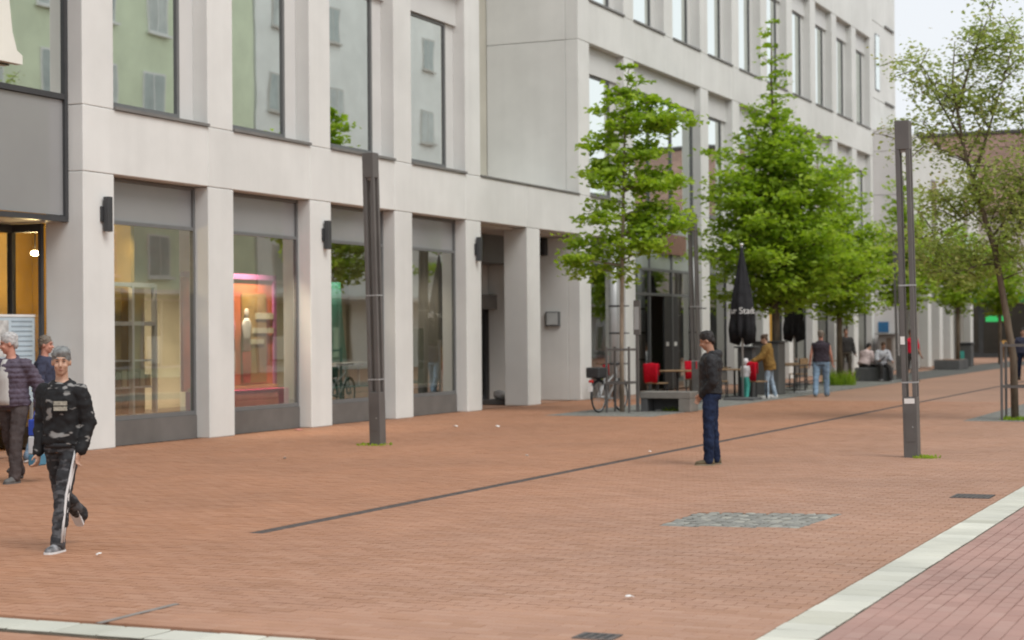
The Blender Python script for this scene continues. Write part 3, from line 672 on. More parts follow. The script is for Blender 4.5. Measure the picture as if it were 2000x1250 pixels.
lamp('grey street lamp with white sticker standing alone near the white band', (-4.91, 24.73, 0), sticker=True)
lamp('grey street lamp behind the standing man by the cafe entrance', (-13.55, 41.95, 0))
lamp('distant grey street lamp beside the seated couple', (-13.15, 64.07, 0))

# ------------------------------------------------------------------ wall fixtures
for k, lb in ((0, 'dark wall lamp on the first pier beside the entrance'), (2, 'dark wall lamp on the pier left of the near street lamp'), (4, 'dark wall lamp on the pier at the passage')):
    y = yr(k)-0.27; t = thing('wall_lamp', lb, 'wall lamp', (X0, y, 3.64), group='up and down lights on the piers')
    B('back_plate', FRAME_D, t, 0.0005, 0.03, -0.10, 0.10, -0.12, 0.12); B('housing', FRAME_D, t, 0.031, 0.13, -0.058, 0.058, -0.27, 0.27, c=0.006)
    B('lens', STONE_D, t, 0.045, 0.115, -0.045, 0.045, -0.276, -0.2705)
t = thing('wall_box', 'small square metal box on the passage wall', 'wall box', (-17.75, yl(6), 2.1))
B('frame', FRAME, t, -0.2, 0.2, -0.06, -0.001, -0.19, 0.19); B('cover', mat('grey_cover', (0.50, 0.52, 0.51), 0.4), t, -0.16, 0.14, -0.075, -0.061, -0.15, 0.16)
t = thing('passage_speaker', 'black box fixture high under the passage ceiling', 'speaker', (-17.98, yl(6), 3.75))
B('body', BLACKM, t, -0.09, 0.09, -0.2, -0.002, 0, 0.45, c=0.01)
# white serif sign letter on the glazed bay: only its right foot reaches into the picture
t = thing('sign_letter', 'big white letter sign mounted on the glazed bay above the entrance', 'sign', (X0-0.27, 20.34, 5.74))
def prism(pts, x0, x1):
    n = len(pts); return MB().add([(x0, a, b) for a, b in pts]+[(x1, a, b) for a, b in pts], [tuple(range(n)), tuple(range(2*n-1, n-1, -1))]+[(i, (i+1) % n, n+(i+1) % n, n+i) for i in range(n)])
WL = mat('white_letter', (0.82, 0.82, 0.74), 0.5, 0.03, 3)
prism([(0.80, 0.0), (0.80, 0.13), (0.68, 0.19), (0.58, 0.45), (0.50, 1.0), (0.48, 1.9), (-0.30, 1.9), (-0.32, 1.0), (-0.40, 0.45), (-0.50, 0.19), (-0.62, 0.13), (-0.62, 0.0)], 0.02, 0.14).build('stroke', WL, t)
for yy in (-0.45, 0.6): B('bracket', STEEL, t, -0.03, 0.019, yy-0.03, yy+0.03, 0.05, 0.1)

# ------------------------------------------------------------------ lit lamps and added display spotlights
BULB = emit_mat('warm_bulb', (1.0, 0.78, 0.42), 14)
t = thing('pendant_lamp', 'glowing pendant lamp behind the entrance glass', 'lamp', (-18.75, 23.42, 3.10))
MB().ell((0, 0, 0), (0.075, 0.075, 0.045)).build('bulb', BULB, t); MB().tube([(0, 0, 0.08), (0, 0, 0.4)], 0.012).build('cord', BLACKM, t)
pl = bpy.data.lights.new('pendant_light', 'POINT'); pl.energy = 70; pl.color = (1, 0.74, 0.36); pl.shadow_soft_size = 0.14
po = bpy.data.objects.new('pendant_light', pl); COL.objects.link(po); po.parent = t; po.location = (0, 0, -0.16)
t = thing('window_lamp', 'small glowing lamp inside the third shop window', 'lamp', (-18.3, 32.4, 1.95))
MB().box(-0.05, 0.05, -0.28, 0.28, 0, 0.06, 0.02).build('tube', BULB, t); MB().tube([(0, 0, 0.06), (0, 0, 1.6)], 0.01).build('cord', BLACKM, t)

for k_, en in ((0, 45), (1, 620), (2, 130), (3, 50)):                    # added spotlights, hidden above the panes, to brighten the displays
    t = thing('added_display_spot', ('added unseen spotlight track over the first shop window', 'added unseen spotlight track over the red display in the second shop window', 'added unseen spotlight track over the green display in the third shop window', 'added unseen spotlight track over the stand in the fourth shop window')[k_], 'lamp', (X0-0.52, yr(k_)+1.5, 3.66), group='added display spotlights')
    B('track', BLACKM, t, -0.02, 0.02, -0.6, 0.6, 0.06, 0.09); MB().tube([(0, 0, 0.06), (0, 0, 0.0)], 0.035, 10).build('spot', BLACKM, t); MB().ell((0, 0, -0.005), (0.03, 0.03, 0.01)).build('bulb', BULB, t)
    al = bpy.data.lights.new('added_display_light', 'SPOT'); al.energy = en; al.spot_size = R(125); al.spot_blend = 0.9; al.color = (1, 0.87, 0.7); al.shadow_soft_size = 0.05
    ao = bpy.data.objects.new('added_display_light', al); COL.objects.link(ao); ao.parent = t; ao.location = (0.0, 0, -0.06); ao.rotation_euler = (0, R(14), 0)
# ------------------------------------------------------------------ shop window displays
def display(k): return yr(k)
y = display(1)
t = thing('poster_wall', 'orange and magenta poster wall with two figures in the second shop window', 'display', (-17.82, y+1.85, 0.42))
ORG = mat('poster_orange', (0.66, 0.15, 0.05), 0.7, 0.35, 1.3); 
B('panel', ORG, t, -0.06, 0.0, -2.2, 0.75, 0.35, 2.35)
B('arch_panel', mat('poster_ochre', (0.40, 0.22, 0.05), 0.7, 0.3, 1.5), t, 0.001, 0.02, -0.35, 0.5, 0.45, 2.1)
PUR = mat('poster_purple', (0.36, 0.10, 0.24), 0.7, 0.15, 3); MAG = mat('poster_magenta', (0.68, 0.06, 0.16), 0.7, 0.2, 2)
B('border', PUR, t, -0.05, 0.03, 0.755, 0.86, 0.35, 2.45); B('border', PUR, t, -0.05, 0.03, -2.2, 0.75, 2.355, 2.45)
B('plinth', MAG, t, -0.3, 0.35, -1.7, 0.75, 0, 0.33)
B('shelf', mat('poster_shelf', (0.55, 0.42, 0.16), 0.6), t, 0.0305, 0.1, -2.1, 0.8, 0.34, 0.40)
for (yy, w, z, hh) in ((0.12, 0.62, 1.62, 0.12), (0.0, 0.75, 1.36, 0.10), (-0.1, 0.5, 1.16, 0.09)): B('text_bar', mat('poster_cream', (0.62, 0.55, 0.38), 0.7), t, 0.021, 0.03, yy, yy+w, z, z+hh)
for (yy, top, bot, sk) in ((-0.75, (0.62, 0.16, 0.16), (0.58, 0.40, 0.36), 0.1), (-0.22, (0.60, 0.55, 0.50), (0.42, 0.05, 0.04), 0.1)):
    mt = mat('poster_top_%d' % int(-yy*100), top, 0.7); mb_ = mat('poster_bottom_%d' % int(-yy*100), bot, 0.7)
    MB().ell((0.045, yy, 1.72), (0.02, 0.075, 0.10)).build('figure_head', mat('poster_pale', (0.60, 0.50, 0.42), 0.7), t)
    MB().loft([[(0.045+0.02*math.sin(a), yy+w*math.cos(a), z) for a in [2*math.pi*i/10 for i in range(10)]] for z, w in ((1.05, 0.15), (1.3, 0.12), (1.5, 0.17), (1.58, 0.13), (1.64, 0.05))]).build('figure_top', mt, t)
    MB().loft([[(0.042+0.018*math.sin(a), yy+w*math.cos(a), z) for a in [2*math.pi*i/10 for i in range(10)]] for z, w in ((0.45, 0.12), (0.7, 0.15), (1.0, 0.15), (1.05, 0.12))]).build('figure_skirt', mb_, t)
y = display(2)
t = thing('green_display', 'green draped backdrop with white table in the third shop window', 'display', (-17.95, y+1.75, 0.4))
GRN = mat('green_cloth', (0.03, 0.20, 0.15), 0.8, 0.25, 3)
rings = []
for z, w in ((0, 1.0), (0.5, 0.9), (1.2, 0.62), (1.9, 0.38), (2.4, 0.2)):
    rings.append([(0.12*math.sin(a)+0.03*math.sin(7*a), w*0.6*math.cos(a), z) for a in [2*math.pi*i/24 for i in range(24)]])
MB().loft(rings).build('drape', GRN, t); B('table_top', WHITEP, t, 0.15, 0.55, -0.9, 0.5, 0.72, 0.78)
for yy in (-0.85, 0.4): B('leg', WHITEP, t, 0.3, 0.35, yy, yy+0.05, 0, 0.72)
B('low_bench', mat('teal_bench', (0.05, 0.26, 0.22), 0.7), t, 0.15, 0.6, -1.3, 0.7, 0.0, 0.3)
t = thing('white_cabinet', 'white framed glass cabinet in the first shop window', 'display', (-17.9, display(0)+2.0, 0.37))
for yy in (-1.0, -0.35, 0.3): B('post', WHITEP, t, -0.04, 0.04, yy, yy+0.06, 0, 2.25)
for z in (0.0, 1.55, 2.2): B('rail', WHITEP, t, -0.035, 0.035, -0.94, 0.3, z, z+0.07)
B('back_panel', mat('cabinet_ochre', (0.42, 0.29, 0.08), 0.8, 0.25, 2), t, -0.3, -0.25, -1.2, 0.4, 0, 2.2)
for i, z in enumerate((0.5, 0.95)): B('shelf', WHITEP, t, -0.24, 0.0, -0.93, 0.29, z, z+0.03)
for i in range(7):
    yy = -0.85+i*0.17; B('box', mat('box_%d' % (i % 3), ((0.5, 0.3, 0.1), (0.25, 0.2, 0.14), (0.55, 0.48, 0.3))[i % 3], 0.7), t, -0.2, -0.05, yy, yy+0.12, 0.532, 0.72+0.05*(i % 3))
t = thing('display_stand', 'pale display stand in the fourth shop window', 'display', (-18.0, display(3)+1.9, 0.37))
B('panel', mat('sage_panel', (0.33, 0.36, 0.25), 0.8, 0.2, 2), t, -0.05, 0, -1.0, 0.6, 0, 1.5); B('shelf', WHITEP, t, 0.001, 0.4, -1.0, 0.6, 0.2, 0.26)

# ------------------------------------------------------------------ passage clutter, litter, covers
t = thing('cardboard_sheet', 'folded piece of cardboard leaning in the passage', 'cardboard', (-18.0, 40.9, 0))
MB().obox((0, 0, 0.22), (1, 0, 0), (0, 0.96, 0.28), (0, -0.28, 0.96), 0.2, 0.012, 0.22).build('panel', mat('cardboard', (0.50, 0.34, 0.15), 0.8, 0.1, 8), t)
t = thing('paper_bag', 'crumpled white bag lying on a low step in the passage', 'bag', (-18.1, 40.3, 0.12))
m_ = MB().ell((0, 0, 0.10), (0.18, 0.15, 0.11), 12, 8); r_ = random.Random(3)
m_.v = [tuple(c_*(1+r_.uniform(-0.12, 0.12)) for c_ in v) for v in m_.v]; m_.build('crumpled_sack', PAPER, t)
B('passage_step', PLINTH, bld, -18.4, -17.75, 39.85, 41.6, 0.0, 0.12, c=0.01)
def litter(i, loc, s, label, m=PAPER):
    r = random.Random(i); n = 7; top = [(s*math.cos(2*math.pi*k/n)*r.uniform(0.6, 1.1), s*0.7*math.sin(2*math.pi*k/n)*r.uniform(0.6, 1.1), r.uniform(0.006, 0.03)) for k in range(n)]
    mbb = MB().add(top+[(a*0.96, b*0.96, z-0.003) for a, b, z in top]+[(0, 0, 0.03), (0, 0, 0.026)], [(k, (k+1) % n, 2*n) for k in range(n)]+[(n+(k+1) % n, n+k, 2*n+1) for k in range(n)]+[(k, n+k, n+(k+1) % n, (k+1) % n) for k in range(n)])
    o = mbb.build('litter', m); o.location = loc; return tag(o, label, 'litter', 'scraps of litter on the paving')
PINKP = mat('pink_wrapper', (0.6, 0.2, 0.2), 0.5)
for i, (loc, s, lb, m) in enumerate((((-16.75, 28.3, 0.002), 0.11, 'pink and white wrapper at the foot of the second shop window', PINKP), ((-14.48, 30.21, 0.002), 0.07, 'white paper scrap on the paving right of the near street lamp', PAPER),
    ((-13.72, 30.42, 0.002), 0.05, 'small paper scrap farther right before the fourth shop window', PAPER), ((-10.03, 23.24, 0.002), 0.035, 'tiny pale scrap between street lamp and drain line', PAPER), ((-8.66, 24.56, 0.002), 0.035, 'tiny scrap left of the standing man by the drain', PAPER),
    ((-8.76, 11.7, 0.002), 0.03, 'small pale scrap right of the walking young man', PAPER), ((-4.04, 11.04, 0.002), 0.035, 'pale scrap on the bricks left of the white band', PAPER), ((-13.09, 21.75, 0.002), 0.04, 'small pale scrap on the paving below the second pier', PAPER))): litter(i, loc, s, lb, m)
def cover(name, label, loc, sx, sy, rz=0):
    t = thing(name, label, 'cover', loc, rz); B('frame', DRN, t, -sx, sx, -sy, sy, -0.015, 0.003)
    n = int(2*sx/0.05)
    for k in range(n): B('bar', BLACKM, t, -sx+0.03+k*0.05, -sx+0.055+k*0.05, -sy+0.03, sy-0.03, 0.0032, 0.006)
    return t
cover('gully_grate', 'small iron gully grate beside the long white band', (-3.17, 19.1, 0.004), 0.2, 0.22); cover('valve_cover', 'iron cover at the bottom edge of the picture', (-3.72, 9.62, 0.004), 0.12, 0.1)
o = B('expansion_strip', mat('dull_strip', (0.24, 0.22, 0.20), 0.7), None, -6.74, -6.70, 8.97, 9.8, 0.001, 0.006); struct(o)

# ------------------------------------------------------------------ trees
def leaf_mat(name, cols, trans=0.55):
    m = bpy.data.materials.new(name); m.use_nodes = True; t = m.node_tree; N = t.nodes; L = t.links; b = N['Principled BSDF']; out = N['Material Output']
    a = N.new('ShaderNodeAttribute'); a.attribute_name = 'tone'; cr = N.new('ShaderNodeValToRGB'); e = cr.color_ramp.elements
    while len(e) < len(cols): e.new(0.5)
    for i, c_ in enumerate(cols): e[i].position = i/(len(cols)-1); e[i].color = (*c_, 1)
    L.new(a.outputs['Fac'], cr.inputs[0]); L.new(cr.outputs[0], b.inputs['Base Color']); b.inputs['Roughness'].default_value = 0.5; b.inputs['Specular IOR Level'].default_value = 0.3
    tr = N.new('ShaderNodeBsdfTranslucent'); hs = N.new('ShaderNodeHueSaturation'); hs.inputs['Value'].default_value = 1.25; hs.inputs['Saturation'].default_value = 1.1; L.new(cr.outputs[0], hs.inputs['Color']); L.new(hs.outputs[0], tr.inputs[0])
    mx = N.new('ShaderNodeMixShader'); mx.inputs[0].default_value = trans; L.new(b.outputs[0], mx.inputs[1]); L.new(tr.outputs[0], mx.inputs[2]); L.new(mx.outputs[0], out.inputs[0]); MATS[name] = m; return m
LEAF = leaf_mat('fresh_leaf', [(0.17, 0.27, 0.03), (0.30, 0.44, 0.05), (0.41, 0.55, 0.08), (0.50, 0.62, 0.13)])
LEAF2 = leaf_mat('olive_leaf', [(0.22, 0.28, 0.08), (0.32, 0.40, 0.11), (0.41, 0.47, 0.15), (0.42, 0.36, 0.17)])
BARK = mat('grey_brown_bark', (0.16, 0.125, 0.09), 0.9, 0.3, 10, 0.5, 40, stretch=(1, 1, 0.3)); BARKP = mat('pale_bark', (0.30, 0.24, 0.18), 0.9, 0.25, 10, 0.4, 40, stretch=(1, 1, 0.3))
def leaf_mesh(name, P, size, tilt=0.6, tones=None):
    n = len(P); P = np.asarray(P)
    az = np.random.rand(n)*2*np.pi; nr = np.stack([np.cos(az), np.sin(az), np.zeros(n)], 1)
    nrm = np.random.normal(0, tilt, (n, 3)); nrm[:, 2] = np.abs(nrm[:, 2])+0.75; nrm /= np.linalg.norm(nrm, axis=1)[:, None]
    d = nr-nrm*(nr*nrm).sum(1)[:, None]; d /= np.linalg.norm(d, axis=1)[:, None]; s = np.cross(nrm, d)
    L = (size*np.random.uniform(0.65, 1.3, n))[:, None]; Wd = L*np.random.uniform(0.32, 0.45, n)[:, None]
    V = np.stack([P-d*L*0.5, P+s*Wd+nrm*L*0.10-d*L*0.05, P+d*L*0.5-nrm*L*0.12, P-s*Wd+nrm*L*0.10-d*L*0.05], 1)
    F = (np.array([(0, 1, 2), (0, 2, 3)])[None]+4*np.arange(n)[:, None, None]).reshape(-1, 3)
    me = bpy.data.meshes.new(name); me.from_pydata(V.reshape(-1, 3).tolist(), [], F.tolist())
    at = me.attributes.new('tone', 'FLOAT', 'FACE'); T = np.clip(np.random.normal(0.48, 0.2, n) if tones is None else tones, 0, 1)
    at.data.foreach_set('value', np.repeat(T, 2).astype(np.float32)); return me
def tree(name, label, loc, trunk, trad, branches, leaf, size, per_m=150, spread=0.13, flat=0.45, bark=BARK, group='street trees', main=0, tw=1.0):
    """trunk: points relative to loc; branches: (start, end, radius) relative; leaves gather in clumps along each branch"""
    t = thing(name, label, 'tree', loc, group=group)
    r = np.random.RandomState(hash(label) % 1000 if False else len(label)*7+int(abs(loc[1])*10))
    MB().tube(trunk, trad, 9).build('trunk', bark, t)
    lm = MB(); P = []; T = []
    for (a, b, dens) in branches:
        a = np.array(a, float); b = np.array(b, float); ln = np.linalg.norm(b-a); mid = (a+b)/2+np.array([0, 0, 0.10*ln])+r.normal(0, 0.05*ln, 3)
        q = lambda u: (1-u)**2*a+2*u*(1-u)*mid+u*u*b
        big = main > 0; main -= 1; tb = MB() if big else lm
        tb.tube([q(u) for u in (0, 0.35, 0.7, 1)], [0.008+0.016*ln*tw, 0.007+0.010*ln*tw, 0.006+0.004*tw, 0.003], 5)
        if big: tb.build('limb', bark, t)
        nc = max(2, int(ln*5.5*dens))
        for i in range(nc):
            u = 0.22+0.78*(i+r.rand())/nc; c0 = q(u); sp = spread*(1.25-0.45*u)*r.uniform(0.75, 1.5)*(0.6+0.5*min(ln, 1.6))
            off = r.normal(0, sp*1.1, 3)*np.array([1, 1, flat]); c1 = c0+off
            if r.rand() < 0.5: lm.tube([c0, (c0+c1)/2+np.array([0, 0, 0.02]), c1], [0.005, 0.004, 0.002], 4)
            m = int(per_m*sp*r.uniform(0.7, 1.3)/0.13*0.12)+3
            pts = c1+r.normal(0, 1, (m, 3))*np.array([sp*0.85, sp*0.85, sp*flat]); P.append(pts)
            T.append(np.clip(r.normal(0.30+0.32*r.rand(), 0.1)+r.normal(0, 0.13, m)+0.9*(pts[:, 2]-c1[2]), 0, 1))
    (lm.build('branchwork', bark, t))['kind'] = 'stuff'; P = np.concatenate(P); np.random.seed(int(abs(loc[1])*17) % 9999)  # joined branches; holds the limbs too where none are built singly
    o = link('crown', leaf_mesh('crown', P, size, tones=np.concatenate(T)), leaf, t); return t, len(P)
RI = np.array([0.915, 0.403, 0]); FWv = np.array([-0.403, 0.915, 0])
def axis_at(trunk, z):
    tr = np.array(trunk, float); return np.array([np.interp(z, tr[:, 2], tr[:, 0]), np.interp(z, tr[:, 2], tr[:, 1]), z])
def crown_branches(trunk, prof, n, seed, rise=0.25, jit=0.25, squash=1.0):
    """prof: (z, left reach, right reach) seen from the street"""
    r = np.random.RandomState(seed); pr = np.array(prof, float); out = []; zs = np.linspace(pr[0, 0], pr[-1, 0], n)
    wts = np.interp(zs, pr[:, 0], pr[:, 1]+pr[:, 2])+0.15; cdf = np.cumsum(wts)/wts.sum()
    for i in range(n):
        z = np.interp((i+0.5)/n, cdf, zs); az = i*2.39996+r.normal(0, 0.3)
        l = np.interp(z, pr[:, 0], pr[:, 1]); rr = np.interp(z, pr[:, 0], pr[:, 2]); cx = math.cos(az); k = rr if cx > 0 else l
        reach = math.hypot(k*cx, squash*0.5*(l+rr)*math.sin(az))*r.uniform(1-jit*2.2, 1+jit*0.35)
        d = RI*cx+FWv*math.sin(az); st = axis_at(trunk, max(z-reach*rise, trunk[0][2]+1.2)); en = axis_at(trunk, z)+d*reach; en[2] = z+r.normal(0, 0.12)
        out.append((st, en, 1.0))
    return out
# tree 1: slim young tree with separate tiers, by the bench
tr1 = [(0, 0, -0.05), (0.0, 0.0, 1.2), (0.02, 0.01, 3.0), (0.06, 0.02, 4.6), (0.10, 0.04, 6.2), (0.17, 0.07, 7.3)]
b1 = []
for z, dx, dy, dn in ((3.35, -1.15, -0.2, 1.2), (3.15, -0.7, 0.3, 1.2), (3.45, 0.35, -0.4, 1.0), (3.75, -1.0, 0.4, 1.2), (3.9, 0.9, 0.2, 1.2), (3.7, 0.8, -0.5, 1.1), (4.05, 1.15, -0.2, 1.3), (4.25, -0.8, -0.5, 1.2), (4.35, 0.5, 0.6, 1.1),
    (4.45, 1.1, 0.3, 1.2), (4.6, -0.35, 0.5, 1.2), (5.05, 1.25, 0.1, 1.3), (4.95, 0.7, -0.5, 1.2), (5.0, -0.45, -0.4, 1.2), (5.25, -0.9, 0.1, 1.4), (5.3, 0.5, 0.4, 1.1), (5.45, -0.6, 0.5, 1.2), (5.55, 0.45, -0.5, 1.1), (5.8, -0.5, -0.3, 1.2), (5.75, 0.75, 0.3, 1.1),
    (6.05, -0.55, 0.3, 1.2), (6.2, 0.8, 0.1, 1.3), (6.35, 1.05, -0.1, 1.4), (6.3, -0.45, -0.3, 1.2), (6.55, -0.6, 0.1, 1.4), (6.6, 0.6, 0.4, 1.1), (6.75, 0.75, -0.2, 1.1), (6.85, -0.4, 0.3, 1.2), (7.0, -0.3, -0.2, 1.3), (7.1, 0.25, 0.2, 1.2), (7.35, 0.10, 0.05, 1.6), (7.55, 0.06, 0.0, 1.8)):
    a = axis_at(tr1, z-0.15); e = axis_at(tr1, z)+RI*dx+FWv*dy; b1.append((a, e, dn*1.25))
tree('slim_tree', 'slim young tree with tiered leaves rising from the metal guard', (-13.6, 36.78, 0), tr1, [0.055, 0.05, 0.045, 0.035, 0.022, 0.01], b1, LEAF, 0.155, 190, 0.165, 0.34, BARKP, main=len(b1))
# tree 2: big cone behind the parasol
tr2 = [(0, 0, -0.05), (0, 0, 1.5), (-0.02, 0.03, 4), (0.0, 0.02, 7), (-0.08, 0, 8.6), (-0.06, 0, 10.3)]
p2 = [(2.45, 1.0, 1.1), (2.9, 1.7, 2.0), (3.6, 2.0, 2.6), (4.4, 2.15, 2.75), (5.2, 2.05, 2.5), (6.0, 1.85, 2.1), (6.8, 1.55, 1.65), (7.4, 1.2, 1.3), (8.0, 0.75, 0.7), (8.5, 0.42, 0.38), (9.4, 0.26, 0.24), (10.45, 0.14, 0.12)]
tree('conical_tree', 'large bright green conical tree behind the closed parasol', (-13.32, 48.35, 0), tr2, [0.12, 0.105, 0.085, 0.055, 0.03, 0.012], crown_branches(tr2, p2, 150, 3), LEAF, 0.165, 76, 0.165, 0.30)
# tree at the grass tuft
tr2b = [(0, 0, -0.05), (0, 0, 1.8), (0.03, 0, 4.5), (0.05, 0, 6.5)]
p2b = [(2.0, 0.6, 0.7), (2.6, 1.4, 1.3), (3.4, 1.9, 1.6), (4.6, 1.7, 1.5), (5.6, 1.2, 1.1), (6.6, 0.4, 0.4)]
tree('leafy_tree', 'green tree with low hanging leaves over the walkers, grass at its foot', (-13.54, 56.66, 0), tr2b, [0.10, 0.09, 0.06, 0.02], crown_branches(tr2b, p2b, 80, 5), LEAF, 0.17, 65, 0.175, 0.34)
for i, (yy, lb, hh, sd_) in enumerate(((68.5, 'bright green tree half hidden behind the lone street lamp', 7.6, 8), (80.0, 'distant green tree before the arcade wing', 6.6, 9), (92.0, 'farthest green tree at the end of the street', 6.5, 10))):
    trk = [(0, 0, -0.05), (0, 0, 2), (0.05, 0, 4.5), (0.0, 0, hh)]; pf = [(2.6, 0.7, 0.7), (3.4, 1.5, 1.4), (4.6, 1.7, 1.5), (5.6, 1.2, 1.1), (hh, 0.25, 0.25)]
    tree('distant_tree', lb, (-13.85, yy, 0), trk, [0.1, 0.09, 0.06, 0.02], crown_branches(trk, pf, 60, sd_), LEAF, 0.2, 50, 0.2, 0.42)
# tree 3: sparse olive tree on the right, its trunk forking
tr3 = [(0.0, 0, -0.05), (-0.02, -0.01, 1.2), (-0.18, -0.06, 2.3), (-0.33, -0.14, 3.3), (-0.62, -0.27, 4.3), (-0.85, -0.37, 5.2), (-1.05, -0.45, 6.5), (-1.0, -0.43, 7.3)]
r3 = random.Random(12)
lim = [((-0.40, -0.17, 3.5), (0.75, 0.33, 4.9), 1.0), ((-0.35, -0.15, 3.35), (0.9, 0.5, 4.2), 1.0), ((0.2, 0.1, 4.2), (0.45, 0.2, 6.2), 0.9), ((-0.8, -0.35, 5.0), (-1.95, -0.8, 5.35), 0.8), ((-0.55, -0.22, 4.1), (-1.6, -0.75, 3.5), 1.2), ((-0.5, -0.2, 3.9), (-1.3, -0.4, 4.3), 1.0),
       ((-0.85, -0.37, 5.3), (-1.75, -0.6, 7.0), 0.7), ((-0.7, -0.3, 4.6), (0.1, 0.0, 7.4), 0.7), ((-0.95, -0.4, 6.0), (-0.3, -0.2, 8.0), 0.6), ((0.6, 0.3, 4.7), (1.1, 0.4, 6.9), 0.7), ((-0.33, -0.14, 3.1), (-1.5, -0.2, 2.9), 1.3), ((-0.3, -0.14, 3.0), (-1.1, -0.9, 2.7), 1.2), ((-0.2, -0.1, 2.7), (0.7, -0.2, 2.9), 1.0)]
b3 = [(a, e, dn*0.5) for a, e, dn in lim]
for a, e, dn in lim:
    a = np.array(a); e = np.array(e); ln = np.linalg.norm(e-a)
    for k in range(int(6*ln)):
        u = r3.uniform(0.25, 1.0); st = a+(e-a)*u; st[2] += 0.1*ln*4*u*(1-u)*0.5
        dv = np.array([r3.gauss(0, 1), r3.gauss(0, 1), r3.gauss(0.45, 0.6)]); dv = dv/np.linalg.norm(dv)*r3.uniform(0.4, 0.95); b3.append((st, st+dv, dn*0.95))
for k in range(26):
    st = axis_at(tr3, r3.uniform(3.0, 7.25)); dv = np.array([r3.gauss(0, 1), r3.gauss(0, 1), r3.gauss(0.5, 0.5)]); dv = dv/np.linalg.norm(dv)*r3.uniform(0.5, 1.0); b3.append((st, st+dv, 0.9))
tree('sparse_tree', 'sparse olive leaved tree with forked trunk at the right edge', (-5.07, 35.47, 0), tr3, [0.075, 0.07, 0.065, 0.06, 0.045, 0.034, 0.02, 0.008], b3, LEAF2, 0.09, 165, 0.19, 0.6, BARK, main=len(lim), tw=0.7)
# grass tufts
def tuft(label, loc, n, rad, h):
    r = np.random.RandomState(n); V = []; F = []; T = []
    for i in range(n):
        a = r.rand()*6.28; q = rad*math.sqrt(r.rand()); x, y = q*math.cos(a), q*math.sin(a); hh = h*r.uniform(0.4, 1.1); d = r.normal(0, 0.35*hh, 2); t = r.rand()*3.14; w = 0.012
        o = len(V); V += [(x-w*math.cos(t), y-w*math.sin(t), 0), (x+w*math.cos(t), y+w*math.sin(t), 0), (x+d[0]*0.5+w*.7*math.cos(t), y+d[1]*0.5+w*.7*math.sin(t), hh*0.6), (x+d[0]*0.5-w*.7*math.cos(t), y+d[1]*0.5-w*.7*math.sin(t), hh*0.6), (x+d[0], y+d[1], hh)]
        F += [(o, o+1, o+2, o+3), (o+3, o+2, o+4)]; T += [r.rand()*0.7]*2
    me = bpy.data.meshes.new('grass'); me.from_pydata(V, [], F); at = me.attributes.new('tone', 'FLOAT', 'FACE'); at.data.foreach_set('value', T)
    o = link('grass_tuft', me, LEAF); o.location = loc; o['kind'] = 'stuff'; o['label'] = label; o['category'] = 'grass'
tuft('tall grass round the foot of the leafy tree', (-13.5, 56.5, 0), 500, 0.5, 0.5)
tuft('green weeds at the foot of the lone street lamp', (-4.72, 24.68, 0), 120, 0.2, 0.045); tuft('thin grass at the foot of the near street lamp', (-13.4, 25.0, 0), 120, 0.3, 0.035)
tuft('grass under the concrete bench', (-12.6, 37.75, 0), 300, 0.4, 0.12); tuft('grass at the foot of the sparse tree', (-5.07, 35.4, 0), 260, 0.3, 0.08)

# tree guards
def guard(label, loc, s=0.26, h=1.43):
    t = thing('tree_guard', label, 'tree guard', loc, group='metal tree guards')
    for sx in (-1, 1):
        for sy in (-1, 1): B('post', LAMPM, t, sx*s-0.023, sx*s+0.023, sy*s-0.023, sy*s+0.023, 0, h, c=0.004)
    for sx in (-1, 1):
        for z in (h-0.09, 0.62): B('rail', LAMPM, t, sx*s-0.018, sx*s+0.018, -s+0.024, s-0.024, z, z+0.05); B('rail', LAMPM, t, -s+0.024, s-0.024, sx*s-0.018, sx*s+0.018, z, z+0.05)
    return t
guard('grey square metal guard round the slim tree', (-13.6, 36.78, 0)); guard('grey metal guard round the sparse tree at the right edge', (-5.0, 35.5, 0), 0.28, 1.5)

# ------------------------------------------------------------------ street furniture
t = thing('concrete_bench', 'grey concrete bench with block leg beside the tree guard', 'bench', (-12.75, 37.35, 0))
B('seat', CONC, t, -0.55, 0.62, -0.28, 0.28, 0.29, 0.44, c=0.012); B('leg', CONC, t, 0.34, 0.618, -0.278, 0.278, 0, 0.288, c=0.012); B('leg', CONC_D, t, -0.53, -0.38, -0.26, 0.26, 0, 0.288)
B('back_board', CONC_D, t, -0.379, 0.339, 0.20, 0.25, 0.02, 0.288)
t = thing('stone_seat', 'dark concrete seat block under the seated couple', 'seat block', (-13.55, 61.05, 0)); B('block', CONC_D, t, -0.45, 0.75, -0.3, 0.3, 0, 0.47, c=0.02)
t = thing('planter_trough', 'long dark concrete planter trough before the arcade', 'planter', (-14.15, 80.0, 0))
B('trough', CONC_D, t, -0.55, 0.55, -1.1, 1.1, 0, 0.42, c=0.02); B('soil', MORTAR, t, -0.48, 0.48, -1.03, 1.03, 0.4205, 0.43)
t = thing('litter_bin', 'grey litter bin beside the planter trough', 'bin', (-14.2, 84.0, 0))
B('body', CONC_D, t, -0.32, 0.32, -0.32, 0.32, 0.05, 1.05, c=0.03); B('lid', FRAME_D, t, -0.36, 0.36, -0.36, 0.36, 1.051, 1.15, c=0.03); B('notice', mat('teal_notice', (0.08, 0.42, 0.36), 0.6), t, -0.25, 0.0, -0.335, -0.321, 0.35, 0.75)
t = thing('info_cabinet', 'grey cabinet with flat lid against the far wing wall', 'cabinet', (-16.3, 77.2, 0))
